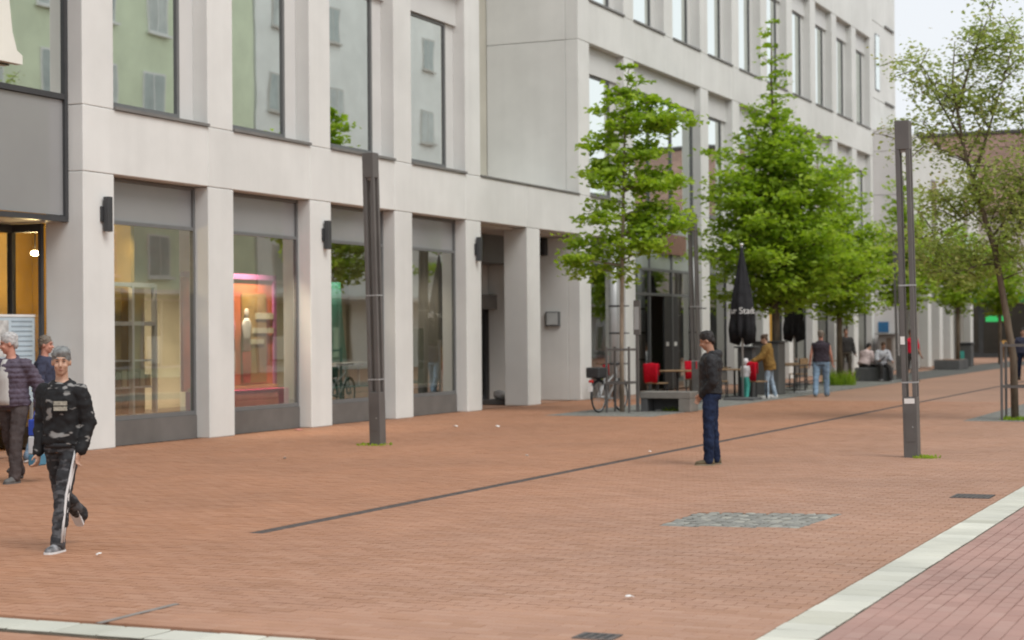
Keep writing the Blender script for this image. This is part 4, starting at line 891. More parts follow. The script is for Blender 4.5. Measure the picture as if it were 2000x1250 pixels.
B('body', mat('cabinet_grey', (0.32, 0.30, 0.28), 0.6, 0.1, 2), t, -0.38, 0.3, -0.35, 0.35, 0, 1.55, c=0.02); B('lid', STEEL, t, -0.5, 0.42, -0.45, 0.4, 1.551, 1.61, c=0.01); B('panel', mat('cabinet_brown', (0.16, 0.12, 0.09), 0.6), t, -0.02, 0.2, -0.36, -0.351, 0.8, 1.4)
t = thing('service_cabinet', 'dark grey waiter station cabinet behind the woman in mustard', 'cabinet', (-13.45, 48.0, 0), 0.0)
B('body', mat('cabinet_dark', (0.11, 0.11, 0.105), 0.6, 0.1, 2), t, -0.35, 0.38, -0.35, 0.35, 0, 1.42, c=0.02); B('lid', FRAME_D, t, -0.4, 0.43, -0.4, 0.4, 1.421, 1.47, c=0.01)
t = thing('menu_lectern', 'grey menu lectern with white card', 'lectern', (-13.45, 45.9, 0))
B('stem', FRAME_D, t, -0.2, 0.2, -0.18, 0.18, 0, 1.30, c=0.01); B('desk', FRAME_D, t, -0.28, 0.28, -0.25, 0.25, 1.301, 1.35, c=0.01); B('card', PAPER, t, -0.15, 0.1, -0.12, 0.1, 1.3505, 1.42)
t = thing('menu_board', 'narrow grey menu board on a post by the slim tree', 'sign', (-13.3, 36.95, 0)); B('post', LAMPM, t, -0.03, 0.03, -0.03, 0.03, 0, 1.68); B('board', LAMPM, t, -0.075, 0.075, -0.03, 0.03, 1.685, 2.44, c=0.006); B('poster', STEEL, t, -0.055, 0.055, -0.036, -0.031, 1.8, 2.3)
for i, (yy, lb) in enumerate(((44.06, 'round pale steel column left of the cafe door'), (50.72, 'round pale steel column right of the cafe door'))):
    t = thing('steel_column', lb, 'column', (-16.5, yy, 0), group='round steel columns before the facade')
    MB().tube([(0, 0, 0), (0, 0, 4.27)], 0.125, 20).build('shaft', STEEL, t)
    for z in (0.9, 1.7, 2.41): MB().tube([(0, 0, z), (0, 0, z+0.045)], 0.131, 20).build('clamp', BLACKM, t); MB().tube([(0.12, 0, z+0.02), (0.42, 0.0, z+0.02)], 0.016, 6).build('bracket', BLACKM, t)
# info board before the entrance
t = thing('info_board', 'pale blue printed information board beside the entrance', 'board', (-17.9, 21.5, 0))
B('board', mat('board_blue', (0.50, 0.60, 0.66), 0.6, 0.06, 3), t, -0.02, 0.02, -0.55, 0.82, 0.75, 2.05); B('frame_top', WHITEP, t, -0.03, 0.03, -0.56, 0.83, 2.052, 2.09); B('picture', mat('board_picture', (0.62, 0.62, 0.60), 0.6, 0.25, 9), t, 0.021, 0.026, -0.5, 0.2, 1.45, 2.0)
for z in np.arange(1.0, 2.0, 0.075): B('text_line', mat('board_text', (0.30, 0.37, 0.42), 0.7), t, 0.021, 0.025, 0.27, 0.75-0.1*((z*40) % 3 > 1), z, z+0.02)
for yy in (-0.5, 0.75): B('leg', STEEL, t, -0.02, 0.02, yy-0.02, yy+0.02, 0, 0.749)

# closed parasols
PARA = mat('black_canvas', (0.03, 0.03, 0.033), 0.85, 0.2, 5, 0.2, 90, spec=0.15)
def parasol(label, loc, text=False):
    t = thing('closed_parasol', label, 'parasol', loc, group='closed black parasols')
    n = 32; rings = []
    for z, r0, amp in ((1.60, 0.21, 0.62), (1.80, 0.255, 0.45), (2.02, 0.275, 0.22), (2.10, 0.28, 0.12), (2.18, 0.30, 0.07), (2.42, 0.28, 0.08), (2.8, 0.215, 0.10), (3.3, 0.125, 0.10), (3.75, 0.05, 0.08), (3.88, 0.03, 0.0)):
        rings.append([((r0*(1+amp*math.cos(8*a)))*math.cos(a), (r0*(1+amp*math.cos(8*a)))*math.sin(a), z+(-0.22*max(0, math.cos(2*a+0.9))*(z < 1.8))) for a in [2*math.pi*k/n for k in range(n)]])
    MB().loft(rings).build('canopy', PARA, t)
    MB().tube([(0, 0, 0.05), (0, 0, 3.95)], 0.027, 10).build('pole', STEEL, t); MB().ell((0, 0, 3.95), (0.05, 0.05, 0.035)).build('finial', WHITEP, t); B('base', CONC_D, t, -0.4, 0.4, -0.4, 0.4, 0, 0.06, c=0.01)
    if text:
        cu = bpy.data.curves.new('lettering', 'FONT'); cu.body = 'zur Stadt.'; cu.size = 0.23; cu.extrude = 0.001; cu.align_x = 'CENTER'
        to = bpy.data.objects.new('tmp', cu); COL.objects.link(to); dg = bpy.context.evaluated_depsgraph_get(); me = bpy.data.meshes.new_from_object(to.evaluated_get(dg)); bpy.data.objects.remove(to)
        bm = bmesh.new(); bm.from_mesh(me); bmesh.ops.subdivide_edges(bm, edges=[e for e in bm.edges if e.calc_length() > 0.03], cuts=2); bm.to_mesh(me); bm.free()
        for v in me.vertices:                       # wrapped round the hem, facing the camera
            a = -math.pi/2+0.28+v.co.x/0.33; rr = 0.330+v.co.z; v.co = Vector((rr*math.cos(a), rr*math.sin(a), 2.19+v.co.y))
        link('lettering', me, WHITEP, t)
    return t
parasol('closed black parasol with white lettering round its hem', (-13.02, 44.05, 0), True); parasol('closed black parasol half hidden behind the man in the vest', (-14.9, 56.2, 0))
# cafe chairs and tables
def chair(label, loc, rz, m=WOOD):
    t = thing('cafe_chair', label, 'chair', loc, rz, group='cafe chairs')
    B('seat', m, t, -0.21, 0.21, -0.21, 0.21, 0.43, 0.46, c=0.008); B('backrest', m, t, -0.21, 0.21, 0.19, 0.215, 0.62, 0.92, c=0.008)
    for sx in (-1, 1): B('leg', BLACKM, t, sx*0.19-0.014, sx*0.19+0.014, -0.20, -0.172, 0, 0.429); B('leg', BLACKM, t, sx*0.19-0.014, sx*0.19+0.014, 0.16, 0.188, 0, 0.91)
    return t
def blanket(label, loc, rz, w=0.23):
    rings = []; n = 9
    prof = [(0.235, 0.48), (0.245, 0.7), (0.235, 0.94), (0.20, 0.965), (0.165, 0.94), (0.155, 0.66)]
    V = []; F = []
    for j in range(n):
        x = -w+2*w*j/(n-1)
        for (yy, z) in prof: V.append((x*(1+0.05*math.sin(z*9)), yy+0.012*math.sin(x*30+z*7), z-0.02*abs(math.sin(x*9))))
    for j in range(n-1):
        for i in range(len(prof)-1): a = j*len(prof)+i; F.append((a, a+1, a+1+len(prof), a+len(prof)))
    o = MB().add(V, F, True).build('fleece_blanket', REDF); sf = o.modifiers.new('thickness', 'SOLIDIFY'); sf.thickness = 0.014; o.location = loc; o.rotation_euler = (0, 0, rz)
    return tag(o, label, 'blanket', 'red fleece blankets on the cafe chairs')
def table(label, loc, w=0.4):
    t = thing('cafe_table', label, 'table', loc, group='cafe tables')
    B('top', WOOD, t, -w, w, -w, w, 0.72, 0.755, c=0.008); MB().tube([(0, 0, 0.02), (0, 0, 0.719)], 0.03, 8).build('stem', BLACKM, t); B('foot', BLACKM, t, -0.27, 0.27, -0.03, 0.03, 0, 0.03); B('foot', BLACKM, t, -0.03, 0.03, -0.27, 0.27, 0.0305, 0.05)
    return t
for (lb, x, y, rz, bl) in (('wooden cafe chair under a red blanket beside the cafe door', -15.0, 43.1, R(158), 'red blanket over the chair left of the cafe door'), ('wooden cafe chair under a red blanket right of the cafe door', -15.3, 47.0, R(200), 'red blanket over the chair right of the cafe door'),
    ('wooden chair with a red blanket beside the small child', -12.92, 44.93, R(150), 'red blanket over the chair beside the small child'), ('wooden chair near the bicycle at the window', -16.2, 43.2, R(120), 'red blanket on the chair behind the bicycle'),
    ('wooden chair left of the child', -13.9, 44.9, R(100), None), ('wooden chair by the far parasol', -14.8, 53.6, R(70), None), ('wooden chair beside the man in the vest', -13.9, 52.9, R(250), None)):
    chair(lb, (x, y, 0), rz)
    if bl: blanket(bl, (x, y, 0), rz)
for lb, x, y in (('wooden cafe table by the cafe door', -14.75, 44.0), ('wooden cafe table behind the standing man', -15.0, 47.9), ('wooden table left of the child', -13.7, 45.6), ('wooden table between woman and man in the vest', -13.6, 51.3), ('wooden table by the far parasol', -14.3, 54.0), ('table at the far terrace', -14.6, 58.8)): table(lb, (x, y, 0))
for lb, x_, y_, z_, w_ in (('red shop sign above the parasol behind the conical tree', X0+0.004, 60.1, 4.42, 1.1), ('small red shop sign at the far end of the block', X0+0.004, 75.4, 4.7, 0.9)):
    t = thing('shop_sign', lb, 'sign', (x_, y_, z_)); B('panel', mat('red_sign', (0.55, 0.06, 0.03), 0.5), t, 0, 0.06, -w_/2, w_/2, 0, 0.3, c=0.01); B('stripe', WHITEP, t, 0.0605, 0.066, -w_*0.35, w_*0.3, 0.1, 0.2)
t = thing('yellow_poster', 'ochre yellow poster in the shop window behind the woman in mustard', 'poster', (X0-0.27, 60.95, 0.75)); B('sheet', mat('ochre_poster', (0.55, 0.30, 0.03), 0.7, 0.2, 2), t, 0.001, 0.012, -0.1, 1.1, 0, 1.7); B('rail', STEEL, t, 0.0, 0.02, -0.12, 1.12, 1.701, 1.73)
t = thing('terrace_rail', 'low dark terrace rail between woman and man in the vest', 'railing', (-13.0, 50.2, 0))
B('rail', BLACKM, t, -0.02, 0.02, -1.2, 1.2, 0.74, 0.78); B('rail', BLACKM, t, -0.015, 0.015, -1.2, 1.2, 0.28, 0.31)
for yy in (-1.18, 0, 1.18): B('post', BLACKM, t, -0.019, 0.019, yy-0.02, yy+0.02, 0, 0.739)
B('base_plate', STEEL, t, -0.15, 0.15, -1.3, 1.3, 0.005, 0.03)
for i, (lb, x, y, m) in enumerate((('orange market table far down the street', -14.6, 103.5, (0.55, 0.33, 0.10)), ('yellow market table at the far shops', -13.2, 104.5, (0.55, 0.40, 0.06)))):
    t = thing('market_table', lb, 'table', (x, y, 0)); MT = mat('market_%d' % i, m, 0.7, 0.3, 4); B('top', MT, t, -0.9, 0.9, -0.5, 0.5, 0.85, 0.95)
    for sx in (-0.8, 0.8):
        for sy in (-0.4, 0.4): B('leg', WOOD, t, sx-0.04, sx+0.04, sy-0.04, sy+0.04, 0, 0.849)
    for q in range(5): B('crate', (MT, WOOD, PAPER)[q % 3], t, -0.85+q*0.34, -0.56+q*0.34, -0.35, 0.3, 0.9505, 1.1+0.08*(q % 2))
# bicycle
def bicycle(label, loc, rz):
    t = thing('bicycle', label, 'bicycle', loc, rz, group='parked bicycles'); RUB = mat('tyre_rubber', (0.03, 0.03, 0.03), 0.8); FRW = mat('bike_white', (0.62, 0.63, 0.63), 0.35)
    for yy in (0, 1.06):
        w = MB().tube([(0, yy+0.335*math.cos(a), 0.355+0.335*math.sin(a)) for a in [2*math.pi*i/36 for i in range(36)]], 0.02, 8, closed=True).build('wheel', RUB, t)
        MB().tube([(0, yy+0.31*math.cos(a), 0.355+0.31*math.sin(a)) for a in [2*math.pi*i/36 for i in range(36)]], 0.009, 6, closed=True).build('rim', STEEL, w)
        sp = MB()
        for i in range(18): a = 2*math.pi*i/18; sp.tube([(0.02*(-1)**i, yy, 0.355), (0, yy+0.305*math.cos(a), 0.355+0.305*math.sin(a))], 0.0022, 4)
        sp.build('spokes', STEEL, w); MB().tube([(-0.05, yy, 0.355), (0.05, yy, 0.355)], 0.022, 8).build('hub', STEEL, w)
        MB().tube([(0, yy+0.37*math.cos(a), 0.355+0.37*math.sin(a)) for a in np.linspace(0.5, 3.3 if yy == 0 else 2.6, 14)], 0.018, 6).build('mudguard', BLACKM, t)
    f = MB()
    for a, b in (((0, 0.46, 0.30), (0, 0.30, 0.86)), ((0, 0.46, 0.30), (0, 0.88, 0.72)), ((0, 0.36, 0.62), (0, 0.86, 0.86)), ((0.03, 0, 0.355), (0.02, 0.46, 0.30)), ((-0.03, 0, 0.355), (-0.02, 0.46, 0.30)), ((0.03, 0, 0.355), (0.01, 0.32, 0.74)), ((-0.03, 0, 0.355), (-0.01, 0.32, 0.74)), ((0, 0.89, 0.66), (0, 0.85, 0.98))): f.tube([a, b], 0.019, 8)
    f.build('frame', FRW, t); MB().tube([(0.045, 1.06, 0.355), (0.05, 0.93, 0.62), (0, 0.9, 0.68), (-0.05, 0.93, 0.62), (-0.045, 1.06, 0.355)], 0.013, 6).build('fork', FRW, t)
    MB().tube([(0.27, 0.66, 1.03), (0.22, 0.80, 1.06), (0, 0.84, 1.02), (-0.22, 0.80, 1.06), (-0.27, 0.66, 1.03)], 0.012, 8).build('handlebar', BLACKM, t)
    MB().loft([[(w*math.cos(a), yy, 0.93+h*math.sin(a)) for a in [2*math.pi*i/12 for i in range(12)]] for yy, w, h in ((0.14, 0.03, 0.02), (0.18, 0.085, 0.035), (0.26, 0.075, 0.032), (0.36, 0.03, 0.025), (0.44, 0.02, 0.015))]).build('saddle', BLACKM, t)
    rk = MB()
    for sx in (-0.06, 0.06): rk.tube([(sx, -0.28, 0.74), (sx, 0.30, 0.76)], 0.008, 6); rk.tube([(sx, -0.2, 0.74), (sx*0.8, 0, 0.36)], 0.007, 6)
    for yy in (-0.26, -0.1, 0.06): rk.tube([(-0.06, yy, 0.745), (0.06, yy, 0.745)], 0.007, 6)
    rk.build('rack', BLACKM, t); B('basket', BLACKM, t, -0.16, 0.16, -0.30, 0.08, 0.762, 0.99, c=0.02)
    B('rear_light', mat('red_lens', (0.5, 0.01, 0.01), 0.3), t, -0.05, 0.05, -0.385, -0.33, 0.66, 0.72, c=0.01); B('plate', PAPER, t, -0.06, 0.06, -0.40, -0.392, 0.47, 0.60)
    MB().tube([(-0.12, 0.46, 0.30), (0.12, 0.46, 0.30)], 0.014, 6).build('pedal_axle', STEEL, t); MB().tube([(0.03, 0.46+0.09*math.cos(a), 0.30+0.09*math.sin(a)) for a in [2*math.pi*i/20 for i in range(20)]], 0.008, 5, closed=True).build('chainring', STEEL, t)
    return t
bk = bicycle('white framed bicycle parked at the tree guard of the slim tree', (-13.98, 36.35, 0), R(-6))
dup(bk, (-14.25, 72.5, 0), R(20), 'distant parked bicycle beside the far tree')
#PART3
# ------------------------------------------------------------------ people
def cloth(name, col, var=0.18, scale=9, rough=0.85, bump=0.25): return mat(name, col, rough, var, scale, bump, 260, spec=0.15)
def camo(name, base, spot, scale, thr, seed=0.0):
    m = bpy.data.materials.new(name); m.use_nodes = True; t = m.node_tree; N = t.nodes; L = t.links; b = N['Principled BSDF']; b.inputs['Roughness'].default_value = 0.7; b.inputs['Specular IOR Level'].default_value = 0.25
    tc = N.new('ShaderNodeTexCoord'); mp = N.new('ShaderNodeMapping'); mp.inputs['Location'].default_value = (seed, seed*2, 0); mp.inputs['Scale'].default_value = (1, 1, 2.2); L.new(tc.outputs['Object'], mp.inputs[0])
    n = N.new('ShaderNodeTexNoise'); n.inputs['Scale'].default_value = scale; n.inputs['Detail'].default_value = 2; L.new(mp.outputs[0], n.inputs['Vector'])
    cr = N.new('ShaderNodeValToRGB'); e = cr.color_ramp.elements; e[0].position = thr; e[0].color = (*base, 1); e[1].position = thr+0.05; e[1].color = (*spot, 1); L.new(n.outputs[0], cr.inputs[0]); L.new(cr.outputs[0], b.inputs['Base Color']); MATS[name] = m; return m
SKIN = mat('skin_light', (0.50, 0.30, 0.21), 0.55, 0.08, 12, 0.05, 200); SKIN2 = mat('skin_tan', (0.40, 0.215, 0.14), 0.55, 0.08, 12); SKINR = mat('skin_ruddy', (0.52, 0.25, 0.18), 0.6, 0.1, 10)
FEAT = mat('dark_feature', (0.03, 0.02, 0.018), 0.5); LIPS = mat('lips', (0.36, 0.15, 0.12), 0.5)
def solidify_shape(mb, name, voxel, smooth=4, disp=0.0, dscale=0.12):
    """fuse overlapping forms into one continuous skin"""
    me = mb.mesh('tmp'); o = bpy.data.objects.new('tmp', me); COL.objects.link(o)
    r = o.modifiers.new('r', 'REMESH'); r.mode = 'VOXEL'; r.voxel_size = voxel; r.use_smooth_shade = True
    s = o.modifiers.new('s', 'SMOOTH'); s.iterations = smooth; s.factor = 0.5
    if disp:
        tx = bpy.data.textures.get('folds%.2f' % dscale) or bpy.data.textures.new('folds%.2f' % dscale, 'CLOUDS'); tx.noise_scale = dscale; tx.noise_depth = 2
        d = o.modifiers.new('d', 'DISPLACE'); d.texture = tx; d.strength = disp; d.mid_level = 0.5; d.texture_coords = 'LOCAL'
    dg = bpy.context.evaluated_depsgraph_get(); out = bpy.data.meshes.new_from_object(o.evaluated_get(dg)); out.name = name
    bpy.data.objects.remove(o); bpy.data.meshes.remove(me); return out
def rotm(ax, a): return Matrix.Rotation(a, 3, ax)
def person(label, loc, heading, H=1.75, legs=((0, 0, 3), (0, 0, 3)), arms=((0, 8, 15), (0, 8, 15)), lean=0.0, head=(0, 0), seat=None, girth=1.0,
           top=None, top_len=0.0, top_thick=0.02, sleeve=1.0, hood=False, quilt=False, bottoms=None, leg_w=1.0, shoes=None, sole=None, hair=None, hair_len=0.0, skin=SKIN, voxel=0.013, face=True, collar=True, curl=0.9, hair_style='short', cat='person', shirt=None, inner=0.0):
    """figure faces local -Y, its own left is +X. legs/arms: (left, right), degrees"""
    t = thing('person', label, cat, loc, R(heading), group=None); s = H/1.75
    V = lambda x, y, z: Vector((x*s, y*s, z*s))
    hipz = 0.93
    # legs
    J = {}
    for side, sx in ((0, 1), (1, -1)):
        th, kn, ab = [R(a) for a in legs[side]]
        hip = V(0.09*sx*girth, 0, hipz); d1 = Vector((math.sin(ab)*sx, -math.sin(th)*math.cos(ab), -math.cos(th)*math.cos(ab)))
        a2 = th-kn; d2 = Vector((math.sin(ab)*sx*0.4, -math.sin(a2), -math.cos(a2))).normalized(); knee = hip+d1*(0.435*s); ank = knee+d2*(0.42*s)
        J[side] = (hip, knee, ank, a2)
    if seat is None: zmin = min(J[0][2].z, J[1][2].z)-0.075*s; dz = -zmin
    else: dz = seat-(hipz-0.10)*s
    up_ = Vector((0, 0, dz))
    for k in J: J[k] = (J[k][0]+up_, J[k][1]+up_, J[k][2]+up_, J[k][3])
    hipc = V(0, 0, hipz)+up_; RL = rotm('X', R(lean))        # positive lean = forward (-Y)
    def T(x, y, z): return hipc+RL @ V(x, y, z-hipz)
    def ring(z, rx, ry, yo=0.0, n=18): return [T(rx*math.copysign(abs(math.cos(a))**0.85, math.cos(a)), yo+ry*math.copysign(abs(math.sin(a))**0.9, math.sin(a)), z) for a in [2*math.pi*i/n for i in range(n)]]
    def torso(z0, z1, tk):
        prof = [(0.86, 0.15, 0.115, 0.005), (0.93, 0.165, 0.12, 0.008), (1.02, 0.158, 0.112, 0.0), (1.12, 0.148, 0.105, -0.002), (1.22, 0.158, 0.112, -0.002), (1.32, 0.168, 0.118, 0.0), (1.39, 0.158, 0.106, 0.004), (1.44, 0.112, 0.082, 0.008), (1.48, 0.062, 0.062, 0.010)]
        g = girth; pz = [p[0] for p in prof]; zs = [z0]+[z for z in pz if z0+0.01 < z < z1-0.01]+[z1]
        return [ring(z, np.interp(z, pz, [p[1] for p in prof])*(g if z < 1.4 else 1)+tk, np.interp(z, pz, [p[2] for p in prof])*(g if z < 1.4 else 1)+tk, np.interp(z, pz, [p[3] for p in prof])) for z in zs]
    A = {}
    for side, sx in ((0, 1), (1, -1)):
        p, ab, el = [R(a) for a in arms[side][:3]]; tw_ = R(arms[side][3]) if len(arms[side]) > 3 else 0.0
        sh = T(0.178*sx*(0.5+0.5*girth), 0.005, 1.385); d1 = RL @ Vector((math.sin(ab)*sx, -math.sin(p)*math.cos(ab), -math.cos(p)*math.cos(ab)))
        elb = sh+d1*(0.285*s); a2 = p+el; d2 = RL @ Vector((math.sin(ab)*sx*0.6-math.sin(tw_)*sx, -math.sin(a2)*math.cos(tw_), -math.cos(a2))).normalized(); wr = elb+d2*(0.25*s); A[side] = (sh, elb, wr, d2)
    # head frame
    yaw, pit = R(head[0]), R(head[1]); RH = rotm('Z', yaw) @ rotm('X', pit+R(lean)*0.5); nk = T(0, 0.012, 1.47)
    hc = nk+RL @ V(0, -0.012, 0.045)+RH @ V(0, -0.008, 0.125)
    def Hd(x, y, z): return hc+RH @ V(x, y, z)
    m = MB(); m.loft(torso(0.86, 1.49, -0.012))
    for k in (0, 1):
        hip, kn, an, a2 = J[k]; m.cap(hip+V(0, 0, -0.02), kn, 0.078*s*girth, 0.052*s); m.cap(kn, an, 0.052*s, 0.036*s); sh, el, wr, d2 = A[k]
        m.cap(sh, el, 0.048*s, 0.040*s); m.cap(el, wr, 0.040*s, 0.028*s)
        # hand: palm, four unequal bent fingers, thumb from the side of the palm
        sx = 1 if k == 0 else -1; d = d2.normalized(); side_v = Vector((0, -1, 0)); side_v = (side_v-d*side_v.dot(d))
        side_v = side_v.normalized() if side_v.length > 0.15 else Vector((1, 0, 0)); pn = d.cross(side_v)*sx; pn.normalize()
        rot = Matrix((side_v, pn, d)).transposed(); m.ell(wr+d*(0.05*s), (0.040*s, 0.017*s, 0.052*s), 10, 7, rot)
        for i, (o_, ln) in enumerate(((0.030, 0.075), (0.010, 0.083), (-0.010, 0.077), (-0.029, 0.060))):
            b0 = wr+d*(0.088*s)+side_v*(o_*s); c1 = math.cos(curl*0.6); s1 = math.sin(curl*0.6); d_1 = d*c1+pn*s1*-1; b1_ = b0+d_1*(ln*0.5*s); c2 = math.cos(curl*1.5); s2 = math.sin(curl*1.5); b2_ = b1_+(d*c2-pn*s2)*(ln*0.5*s)
            m.cap(b0, b1_, 0.0088*s, 0.0082*s, 8); m.cap(b1_, b2_, 0.0082*s, 0.0070*s, 8)
        tb = wr+d*(0.035*s)+side_v*(0.033*s); t1 = tb+(d*0.7+side_v*0.6-pn*0.35).normalized()*(0.036*s); m.cap(tb, t1, 0.012*s, 0.010*s, 8); m.cap(t1, t1+(d*0.9+side_v*0.1-pn*0.4).normalized()*(0.028*s), 0.010*s, 0.008*s, 8)
    m.cap(nk-RL @ V(0, 0, 0.05), Hd(0, 0.01, -0.05), 0.057*s, 0.052*s)
    m.ell(Hd(0, 0.012, 0.025), (0.074*s, 0.092*s, 0.094*s), 18, 12, RH); m.ell(Hd(0, -0.022, -0.045), (0.058*s, 0.066*s, 0.070*s), 16, 10, RH); m.ell(Hd(0, -0.055, -0.088), (0.030*s, 0.028*s, 0.024*s), 12, 8, RH)
    m.cap(Hd(0, -0.078, 0.012), Hd(0, -0.104, -0.028), 0.010*s, 0.0155*s, 8)
    for sx in (-1, 1): m.ell(Hd(0.076*sx, 0.008, -0.008), (0.011*s, 0.020*s, 0.031*s), 8, 6, RH); m.ell(Hd(0.034*sx, -0.068, -0.030), (0.024*s, 0.020*s, 0.022*s), 8, 6, RH)
    m.ell(Hd(0, -0.078, 0.033), (0.045*s, 0.014*s, 0.012*s), 10, 6, RH); m.ell(Hd(0, -0.080, -0.062), (0.022*s, 0.013*s, 0.010*s), 8, 6, RH)
    body = link('body', solidify_shape(m, 'body', min(voxel, 0.009) if voxel < 0.015 else 0.013, 2), skin, t)
    if face:
        for sx in (-1, 1):
            MB().ell(Hd(0.030*sx, -0.083, 0.010), (0.0115*s, 0.007*s, 0.0042*s), 10, 6, RH).build('eye', FEAT, body); MB().ell(Hd(0.032*sx, -0.086, 0.034), (0.019*s, 0.007*s, 0.0042*s), 10, 6, RH).build('eyebrow', hair[0] if hair else FEAT, body)
        MB().ell(Hd(0, -0.0925, -0.062), (0.021*s, 0.006*s, 0.0045*s), 10, 6, RH).build('mouth', LIPS, body)
    if hair:
        h = MB(); h.ell(Hd(0, 0.020, 0.045), (0.083*s, 0.098*s, 0.088*s), 18, 12, RH)
        if hair_style == 'fringe': h.ell(Hd(0.0, -0.040, 0.088), (0.070*s, 0.052*s, 0.036*s), 14, 8, RH); [h.ell(Hd(-0.05+0.022*q, -0.078+0.006*abs(q-2), 0.062+0.007*((q*3) % 4)), (0.014*s, 0.016*s, 0.024*s), 8, 6, RH) for q in range(5)]
        rr_ = random.Random(len(label))
        for q in range(46):                                  # loose locks break the outline
            a_ = rr_.uniform(0, 6.28); e_ = rr_.uniform(0.15, 1.35); dx, dy, dz_ = math.cos(a_)*math.cos(e_), math.sin(a_)*math.cos(e_), math.sin(e_)
            if dy < -0.55 and dz_ < 0.55: continue
            h.ell(Hd(0.080*dx, 0.018+0.095*dy, 0.045+0.086*dz_), (0.017*s, 0.017*s, 0.013*s), 6, 5, RH)
        if hair_style == 'bun': h.ell(Hd(0, 0.095, 0.075), (0.050*s, 0.050*s, 0.050*s), 12, 8, RH)
        for sx in (-1, 1): h.ell(Hd(0.062*sx, 0.028, 0.018), (0.020*s, 0.055*s, 0.045*s), 10, 6, RH)
        h.ell(Hd(0, 0.070, -0.015), (0.062*s, 0.042*s, 0.060*s), 12, 8, RH)
        if hair_len: h.cap(Hd(0, 0.07, 0.0), Hd(0, 0.085, -hair_len), 0.075*s, 0.055*s)
        link('hair', solidify_shape(h, 'hair', 0.009, 2, 0.012, 0.03), hair[0], t)
    if hood == 'up':
        h = MB(); h.ell(Hd(0, 0.028, 0.02), (0.135*s, 0.14*s, 0.15*s), 18, 12, RH); link('hood', solidify_shape(h, 'hood', 0.012, 2, 0.01, 0.08), top, t)
    # trousers
    w = MB(); w.loft(torso(0.86, 1.04, 0.008))
    for k in (0, 1):
        hip, kn, an, a2 = J[k]; w.cap(hip+V(0, 0, -0.03), kn, 0.092*s*girth*(0.6+0.4*leg_w), 0.068*s*leg_w); e = kn+(an-kn)*1.02; w.cap(kn, e, 0.068*s*leg_w, 0.060*s*leg_w)
    tro = link('trousers', solidify_shape(w, 'trousers', voxel, 3, 0.034*s, 0.075), bottoms, t)
    # shoes
    for k in (0, 1):
        hip, kn, an, a2 = J[k]; fp = a2*0.9 if abs(a2) > R(12) else 0.0
        if seat is not None: fp = 0.0
        RF = rotm('X', fp)
        def F(x, y, z): return an+RF @ V(x, y, z)
        rings = []
        for y0, wd, hh in ((0.075, 0.018, 0.030), (0.068, 0.034, 0.075), (0.03, 0.040, 0.098), (-0.02, 0.041, 0.088), (-0.07, 0.045, 0.062), (-0.125, 0.046, 0.050), (-0.165, 0.036, 0.040), (-0.182, 0.014, 0.022)):
            rings.append([F(wd*math.cos(a), y0, -0.062+hh*max(0.0, math.sin(a))**0.8) for a in [2*math.pi*i/16 for i in range(16)]])
        so_ = MB().loft(rings).build('shoe', shoes, t)
        rg = [[F((wd+0.004)*math.cos(a), y0, z) for z, a in zip([-0.076]*9+[-0.058]*9, list(np.linspace(0, math.pi, 9))+list(np.linspace(math.pi, 0, 9)))] for y0, wd in ((0.08, 0.022), (0.06, 0.038), (0.0, 0.040), (-0.08, 0.046), (-0.13, 0.047), (-0.17, 0.036), (-0.188, 0.016))]
        MB().loft(rg, False).build('sole', sole or shoes, so_)
    # top garment
    if top is not None:
        g = MB(); g.loft(torso(0.99-top_len, 1.465, top_thick))
        if top_len > 0.05 and seat is None: pass
        for k in (0, 1):
            sh, el, wr, d2 = A[k]; rr = top_thick
            if sleeve > 0: g.cap(sh, sh+(el-sh)*min(1, sleeve*2), (0.054+rr)*s, (0.046+rr)*s)
            else: g.ell(sh, (0.055*s, 0.06*s, 0.06*s))
            if sleeve > 0.5: g.cap(el, el+(wr-el)*min(0.98, sleeve*2-1), (0.046+rr*0.9)*s, (0.036+rr*0.7)*s)
        if collar:
            for i in range(14): a = 2*math.pi*i/14; g.ell(T(0.072*math.cos(a), 0.004+0.068*math.sin(a), 1.462+0.022*math.sin(a)), (0.020*s, 0.020*s, 0.026*s), 6, 5)
        if hood is True:
            g.ell(T(0, 0.095, 1.455), (0.115*s, 0.065*s, 0.06*s)); g.ell(T(0.07, 0.04, 1.475), (0.045*s, 0.07*s, 0.035*s)); g.ell(T(-0.07, 0.04, 1.475), (0.045*s, 0.07*s, 0.035*s))
        me = solidify_shape(g, 'jacket', voxel, 3, 0.036*s, 0.075)
        if quilt:
            n = len(me.vertices); P = np.empty(n*3); Nn = np.empty(n*3); me.vertices.foreach_get('co', P); me.vertices.foreach_get('normal', Nn); P = P.reshape(-1, 3); Nn = Nn.reshape(-1, 3)
            P = P+Nn*((np.abs(np.sin((P[:, 2]-hipc.z)*math.pi/0.062))**0.7-0.6)*0.011)[:, None]; me.vertices.foreach_set('co', P.ravel()); me.update()
        link('jacket', me, top, t)
    if shirt is not None:                                   # light shirt showing in the open front
        q = MB(); rs = []
        for z in (0.93, 1.0, 1.1, 1.2, 1.3, 1.40, 1.46):
            w_ = np.interp(z, (0.9, 1.3, 1.46), (0.085, 0.08, 0.035)); d_ = np.interp(z, (0.9, 1.1, 1.32, 1.46), (0.178, 0.165, 0.172, 0.10))
            rs.append([T(-0.015+w_*math.cos(a), -d_+0.035*(1-math.sin(a))*0.5-0.012*math.sin(a), z) for a in [2*math.pi*i/12 for i in range(12)]])
        q.loft(rs).build('shirt', shirt, t)
    t['_j'] = 0; del t['_j']
    return t, dict(T=T, J=J, A=A, Hd=Hd, s=s, body=body, tro=tro)

